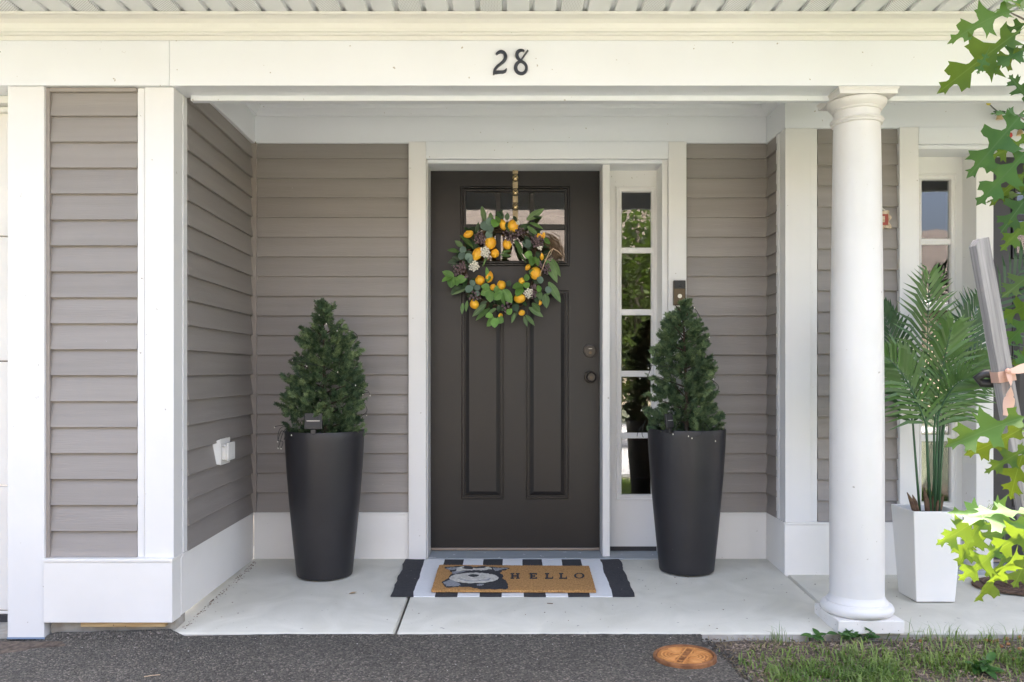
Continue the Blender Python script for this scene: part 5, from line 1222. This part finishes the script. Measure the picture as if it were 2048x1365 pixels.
# ------------------------------------------------------------------ cleanout cover
def cover():
    c = Vector((xx(1369, 2.97), 2.966, asphalt_z(.6)))
    t = thing('access_cover', c, 'rusty orange round metal access cover set in the edge of the asphalt', 'access cover')
    R_ = .110; tl = Matrix.Rotation(R(-1.5), 4, 'Y')
    def pl_(m): m.v = [tuple(c + (tl @ Vector(v)) + Vector((0, 0, .006))) for v in m.v]; return m
    m = MB(); m.lathe([(R_ - .012, -.03), (R_, -.03), (R_, .006), (R_ - .003, .009), (R_ - .009, .009), (R_ - .0115, .005), (R_ - .012, -.002)], (0, 0, 0), 48, cap=False); pl_(m).build('collar', 'rust_dark', t, smooth=35)
    m = MB(); m.lathe([(R_ - .0135, -.004), (R_ - .0135, .003), (R_ - .0145, .0045), (R_ - .018, .0045), (R_ - .019, .003), (.001, .003)], (0, 0, 0), 48, cap=False); lid = pl_(m).build('lid', 'rust_mid', t, smooth=35)
    # half rings either side of a raised lettered bar that runs roughly away from the viewer
    ba = R(64); bd = Vector((math.cos(ba), math.sin(ba), 0)); bn = Vector((-bd.y, bd.x, 0))
    for s in (1, -1):
        for k in range(5):
            r = .014 + .0125 * k; cc = bn * s * .030; pts = []
            for i in range(25):
                a_ = 2 * math.pi * i / 24; p = cc + Vector((r * math.cos(a_), r * math.sin(a_), .0034))
                if (p.dot(bn)) * s > .017 and p.length < R_ - .021: pts.append(p)
                else:
                    if len(pts) > 2: m = MB(); m.tube(pts, .0026, 5); pl_(m).build('ridge', 'rust', lid, smooth=True)
                    pts = []
            if len(pts) > 2: m = MB(); m.tube(pts, .0026, 5); pl_(m).build('ridge', 'rust', lid, smooth=True)
    for s in (1, -1):
        m = MB(); q = [bd * -.084 + bn * (s * .0145), bd * .084 + bn * (s * .0145)]; m.tube([q[0] + Vector((0, 0, .004)), q[1] + Vector((0, 0, .004))], .0022, 6); pl_(m).build('bar_edge', 'rust', lid)
    # worn raised marks of the lettering
    for k in range(6):
        o = bd * (-.062 + .0245 * k)
        for a0, a1, b0, b1 in (((-.008, -.005, -.009, .009), (.003, .006, -.009, .009), (-.005, .003, .006, .009)) if k % 2 else ((-.008, -.005, -.009, .009), (-.005, .005, -.009, -.006), (-.005, .005, .006, .009))):
            q = [o + bd * a + bn * b + Vector((0, 0, .0055)) for a, b in ((a0, b0), (a1, b0), (a1, b1), (a0, b1))]; m = MB(); m.add(q + [v - Vector((0, 0, .003)) for v in q], [(0, 1, 2, 3), (0, 4, 5, 1), (1, 5, 6, 2), (2, 6, 7, 3), (3, 7, 4, 0)]); pl_(m).build('letter_mark', 'rust_dark', lid)
cover()

# ------------------------------------------------------------------ lawn, weeds, chips, acorns, bits
def earth_z(x, y): return -.086 + .012 * max(0, min(1, (y - 3.0) / .2)) + .012 * fr((x, y, 0), 4) + .006 * fr((x, y, 3), 14)
def grass():
    rr = random.Random(77); m = MB(); md = MB()
    def blade(mm, x, y, h, lean, az, w):
        z = earth_z(x, y) - .003; d = Vector((math.cos(az), math.sin(az), 0)); s = Vector((-d.y, d.x, 0)) * w; b = len(mm.v); p = Vector((x, y, z)); q = p + d * lean * h * .35 + Vector((0, 0, h * .6)); e = p + d * lean * h + Vector((0, 0, h * (1 - .35 * lean)))
        mm.v += [tuple(p - s), tuple(p + s), tuple(q + s * .8), tuple(q - s * .8), tuple(e)]; mm.f += [(b, b + 1, b + 2, b + 3), (b + 3, b + 2, b + 4)]; mm.m += [0, 0]
    n_ = 0
    while n_ < 80000:
        x = rr.uniform(.70, 3.6); y = rr.uniform(.9, 3.22)
        if x < right_edge(max(1.5, y)) + .03: continue
        front = max(0, min(1, (3.12 - y) / .22)); cl = .72 + 1.3 * fr((x, y, 11), 3.6) + .9 * fr((x, y, 21), 11)
        if 1.75 < x: cl += .25
        dens = (.05 + .95 * front) * max(.05, min(1, cl * 1.3))
        if x < 1.02: dens *= max(.05, (x - .78) / .3)
        if 2.4 < y and rr.random() > dens: 
            if rr.random() < .25: blade(md, x, y, rr.uniform(.008, .03), rr.uniform(.6, 1.6), rr.uniform(0, 6.28), .0012)
            n_ += .35; continue
        h = rr.uniform(.016, .052) * (.5 + .7 * max(.15, min(1, cl)))
        blade(m, x, y, h, rr.uniform(.3, 1.5), rr.uniform(0, 6.28), rr.uniform(.0018, .0036)); n_ += 1
    for k in range(150):      # taller tufts along the slab edge
        px = rr.choice([1555, 1560, 1850, 1880, 1905, 1925, 1945, 1990, 2030]); x = xx(px, 3.19) + rr.gauss(0, .022); y = rr.uniform(3.14, 3.22); blade(m, x, y, rr.uniform(.03, .10), rr.uniform(.2, .9), rr.uniform(0, 6.28), .0011)
    tag(m.build('grass', 'grass'), 'green grass growing in the strip before the porch slab', 'grass', kind='stuff')
    tag(md.build('dry_grass', 'dry_grass'), 'dry straw lying on bare soil in front of the slab', 'straw', kind='stuff')
    ch = MB()
    for k in range(6500):
        y = rr.uniform(2.5, 3.225); x = rr.uniform(.70, 2.4)
        if x < right_edge(y) - .01 + .04 * rr.random(): continue
        if y < 2.85 and rr.random() < .55: continue
        s = rr.uniform(.0015, .006); a_ = rr.uniform(0, 6.28); z = earth_z(x, y) + .001; d = Vector((math.cos(a_), math.sin(a_), rr.uniform(-.2, .3))) * s * rr.uniform(1, 3); e = Vector((-math.sin(a_), math.cos(a_), rr.uniform(-.3, .3))) * s * .6; p = Vector((x, y, z)); b = len(ch.v); up = Vector((0, 0, s * .8))
        ch.v += [tuple(p - d), tuple(p + e), tuple(p + d), tuple(p - e), tuple(p + up)]; ch.f += [(b, b + 1, b + 4), (b + 1, b + 2, b + 4), (b + 2, b + 3, b + 4), (b + 3, b, b + 4)]; ch.m += [0] * 4
    tag(ch.build('wood_chips', 'chips'), 'small brown wood chips and crumbs on the bare soil strip', 'wood chips', kind='stuff')
grass()
def weeds():
    me = leaf_mesh('leaf', 1, .26, 'weed', .25, .25, 'lance'); rr = random.Random(4)
    for i, (px, py, n_, L, label) in enumerate([(1640, 1281, 9, .05, 'dark green broadleaf weed left of the column plinth corner'), (1690, 1290, 30, .034, 'low bushy weed growing against the foot of the column plinth'), (1728, 1284, 26, .034, 'low leafy weed under the middle of the column plinth'), (1958, 1345, 22, .06, 'coarse broad-bladed weed in the lawn right of the column')]):
        y = min(3.205, (CZ + .085) * F / (py - Y0)); b = Vector((xx(px, y), y, 0)); b.z = earth_z(b.x, b.y)
        t = thing('weed', b, label, 'weed', 'weeds by the porch slab')
        m = MB(); stems = []
        for k in range(max(3, n_ // 4)):
            a_ = rr.uniform(0, 6.28); e = Vector((.035 * math.cos(a_), .02 * math.sin(a_), rr.uniform(.012, .05))); stems.append(e); m.tube([b, b + e * .6 + Vector((0, 0, .005)), b + e], .0012, 4)
        m.build('stem', 'weed', t)
        for k in range(n_):
            e = rr.choice(stems); s = b + e * rr.uniform(.5, 1); a_ = rr.uniform(0, 6.28); o = link('leaf', me, t); orient(o, s - b, s - b + Vector((math.cos(a_), math.sin(a_) * .8, rr.uniform(-.1, .7))).normalized() * L * rr.uniform(.6, 1.1), Vector((0, -.4, 1)))
weeds()
def acorns():
    m = MB(); m.lathe([(.0005, -1.3), (.35, -1.1), (.75, -.6), (.95, 0), (.9, .45), (1.05, .5), (.95, .85), (.5, 1.1), (.1, 1.2)], (0, 0, 0), 12); me = m.mesh('acorn', 'acorn', smooth=True)
    spots = [(1841, 1290), (1972, 1286), (1984, 1288), (1993, 1287), (2012, 1280), (2017, 1292), (2024, 1306), (2040, 1276), (2041, 1301), (2003, 1296), (2030, 1318)]
    for i, (px, py) in enumerate(spots):
        y = min(3.21, (CZ + .08) * F / (py - Y0)); x = xx(px, y); s = rnd.uniform(.0062, .0085)
        o = link('acorn', me, None, (x, y, earth_z(x, y) + s * .85)); o.scale = (s, s, s); o.rotation_euler = (R(rnd.uniform(70, 110)), 0, rnd.uniform(0, 6))
        tag(o, 'single tan acorn on soil below the right side of the plinth' if i == 0 else 'small tan acorn lying on dark soil at the bottom right', 'acorn', 'fallen acorns')
acorns()
def bits():
    p = P(698, 1188.5, 3.62); p = Vector((xx(698, 3.70), 3.70, slab_z(3.70) + .003))
    me = leaf_mesh('dry_leaf', 1, .28, 'dead_leaf', -.15, .3); o = link('dry_leaf', me, None, p); o.scale = (.036, .04, .04); o.rotation_euler = (0, 0, .25)
    tag(o, 'curled tan dry leaf on the concrete right of the left planter', 'leaf')
    y = 3.57; p = Vector((xx(1100, y), y, slab_z(y) + .0025)); m = MB(); m.tube([p + Vector((-.012, .004, 0)), p, p + Vector((.012, -.003, 0))], .0018, 5); tag(m.build('twig', 'twig'), 'tiny dark twig on the concrete before the rug', 'twig')
    m = MB(); y = 2.80; x = xx(303, y); z = asphalt_z(x) + .004; m.tube([(x - .022, y - .006, z), (x, y + .003, z + .001), (x + .024, y + .012, z)], .0013, 5); tag(m.build('straw', 'pale_twig'), 'pale straw lying on the asphalt near the left wall', 'straw')
    # crumbs along the wall foot and stains of debris
    m = MB(); rr = random.Random(6)
    for k in range(330):
        u = rr.random() ** .8
        if k % 3 == 0: x, y = rr.uniform(-1.25, 1.9), rr.uniform(3.26, 4.25)
        else: y = 3.27 + u * .95; x = -1.277 - .006 * u + abs(rr.gauss(0, .012))
        s = rr.uniform(.0008, .0026); m.ball((x, y, slab_z(y) + s * .5), (s * rr.uniform(1, 2), s, s * .7), 5, 3)
    tag(m.build('debris', 'chips'), 'dark crumbs of debris along the wall foot on the concrete', 'debris', kind='stuff')
    c = Vector((xx(2110, 3.7), 3.80, 0)); m = MB(); pts = [(c.x + .30 * math.cos(a_), c.y + .17 * math.sin(a_)) for a_ in [2 * math.pi * i / 40 for i in range(40)]]
    zb_ = slab_z(3.78); t = thing('brown_mat', (c.x, c.y, zb_), 'brown oval ribbed mat at the second door, mostly out of view', 'mat')
    m.poly(pts, 'xy', zb_ + .004, .012); m.build('base', 'brown_mat', t, bevel=.003)
    for k in range(1, 6):
        f = 1 - .16 * k; mm = MB(); mm.tube([(c.x + .30 * f * math.cos(2 * math.pi * i / 40), c.y + .17 * f * math.sin(2 * math.pi * i / 40), zb_ + .018) for i in range(41)], .006, 6); mm.build('rib', 'brown_mat', t, smooth=True)
bits()

# ------------------------------------------------------------------ across the street (seen only as reflections in the glass)
def across():
    for hx0, hx1, yf, eave, ridge, label in ((-14, 7.2, -16.5, 3.3, 8.2, 'tall tan house with brown shingle roof across the street, mirrored in the door glass'), (8.6, 22, -16.0, 3.0, 5.6, 'low tan house with brown roof across the street, mirrored in the right sidelight')):
        h = thing('neighbour_house', ((hx0 + hx1) / 2, yf, -.1), label, 'house', 'houses across the street')
        m = MB(); m.box(hx0, hx1, yf - 7, yf, -.12, eave + .1); m.build('wall', 'far_siding', h)
        m = MB(); m.prism([(.6, eave), (-3.5, ridge), (-7.6, eave)], (hx0 - .5, yf), (hx1 + .5, yf), (0, 1)); m.build('roof', 'shingle', h)
        m = MB(); m.box(hx0 - .5, hx1 + .5, yf + .55, yf + .66, eave - .16, eave + .02); m.build('gutter', 'white_trim', h)
        x = hx0 + 1.2
        while x < hx1 - 1.6:
            m = MB(); m.box(x, x + 1.2, yf + .01, yf + .08, .9, 2.3); w_ = m.build('window_frame', 'white_trim', h); m = MB(); m.box(x + .1, x + 1.1, yf + .081, yf + .10, 1.0, 2.2); m.build('pane', 'solar_cell', w_)
            x += 3.6
    for i, (x, y, rx, rz, zc_) in enumerate([(1.75, -2.6, .85, 1.75, 1.75), (3.1, -6.8, 1.7, 2.4, 2.5), (-6, -9, 2.2, 2.6, 3.2)]):
        t = thing('tree', (x, y, -.08), ['slim leafy tree near the drive, mirrored in the sidelight beside the door', 'round leafy tree in front of the tall tan house across the street', 'broad leafy tree far to the left behind the viewer'][i], 'tree', 'trees across the street')
        b = MB(); b.tube([(x, y, -.1), (x + .05, y, 1.2), (x, y, zc_ + rz * .6)], [.12, .09, .03], 8)
        for k in range(8): a_ = k * .8; b.tube([(x, y, .8 + k * .3), (x + rx * .7 * math.cos(a_), y + rx * .7 * math.sin(a_), 1.4 + k * .35)], [.04, .01], 5)
        b.build('trunk', 'bark', t)
        rr = random.Random(i); m = MB()
        for k in range(5200):
            u = Vector((rr.gauss(0, 1), rr.gauss(0, 1), rr.gauss(0, 1))).normalized(); r = rr.uniform(.45, 1) * (.8 + .35 * fr(u + Vector((i, 0, 0)), 2.6)); p = Vector((x + u.x * rx * r, y + u.y * rx * r, zc_ + u.z * rz * r)); a_ = Vector((rr.uniform(-1, 1), rr.uniform(-1, 1), rr.uniform(-1, .3))).normalized() * rr.uniform(.06, .13); s = a_.orthogonal().normalized() * .028; q = len(m.v)
            m.v += [tuple(p), tuple(p + a_ * .5 + s), tuple(p + a_), tuple(p + a_ * .5 - s)]; m.f.append((q, q + 1, q + 2, q + 3)); m.m.append(0)
        m.build('crown', 'tree_leaf', t)
across()
bpy.context.view_layer.update()
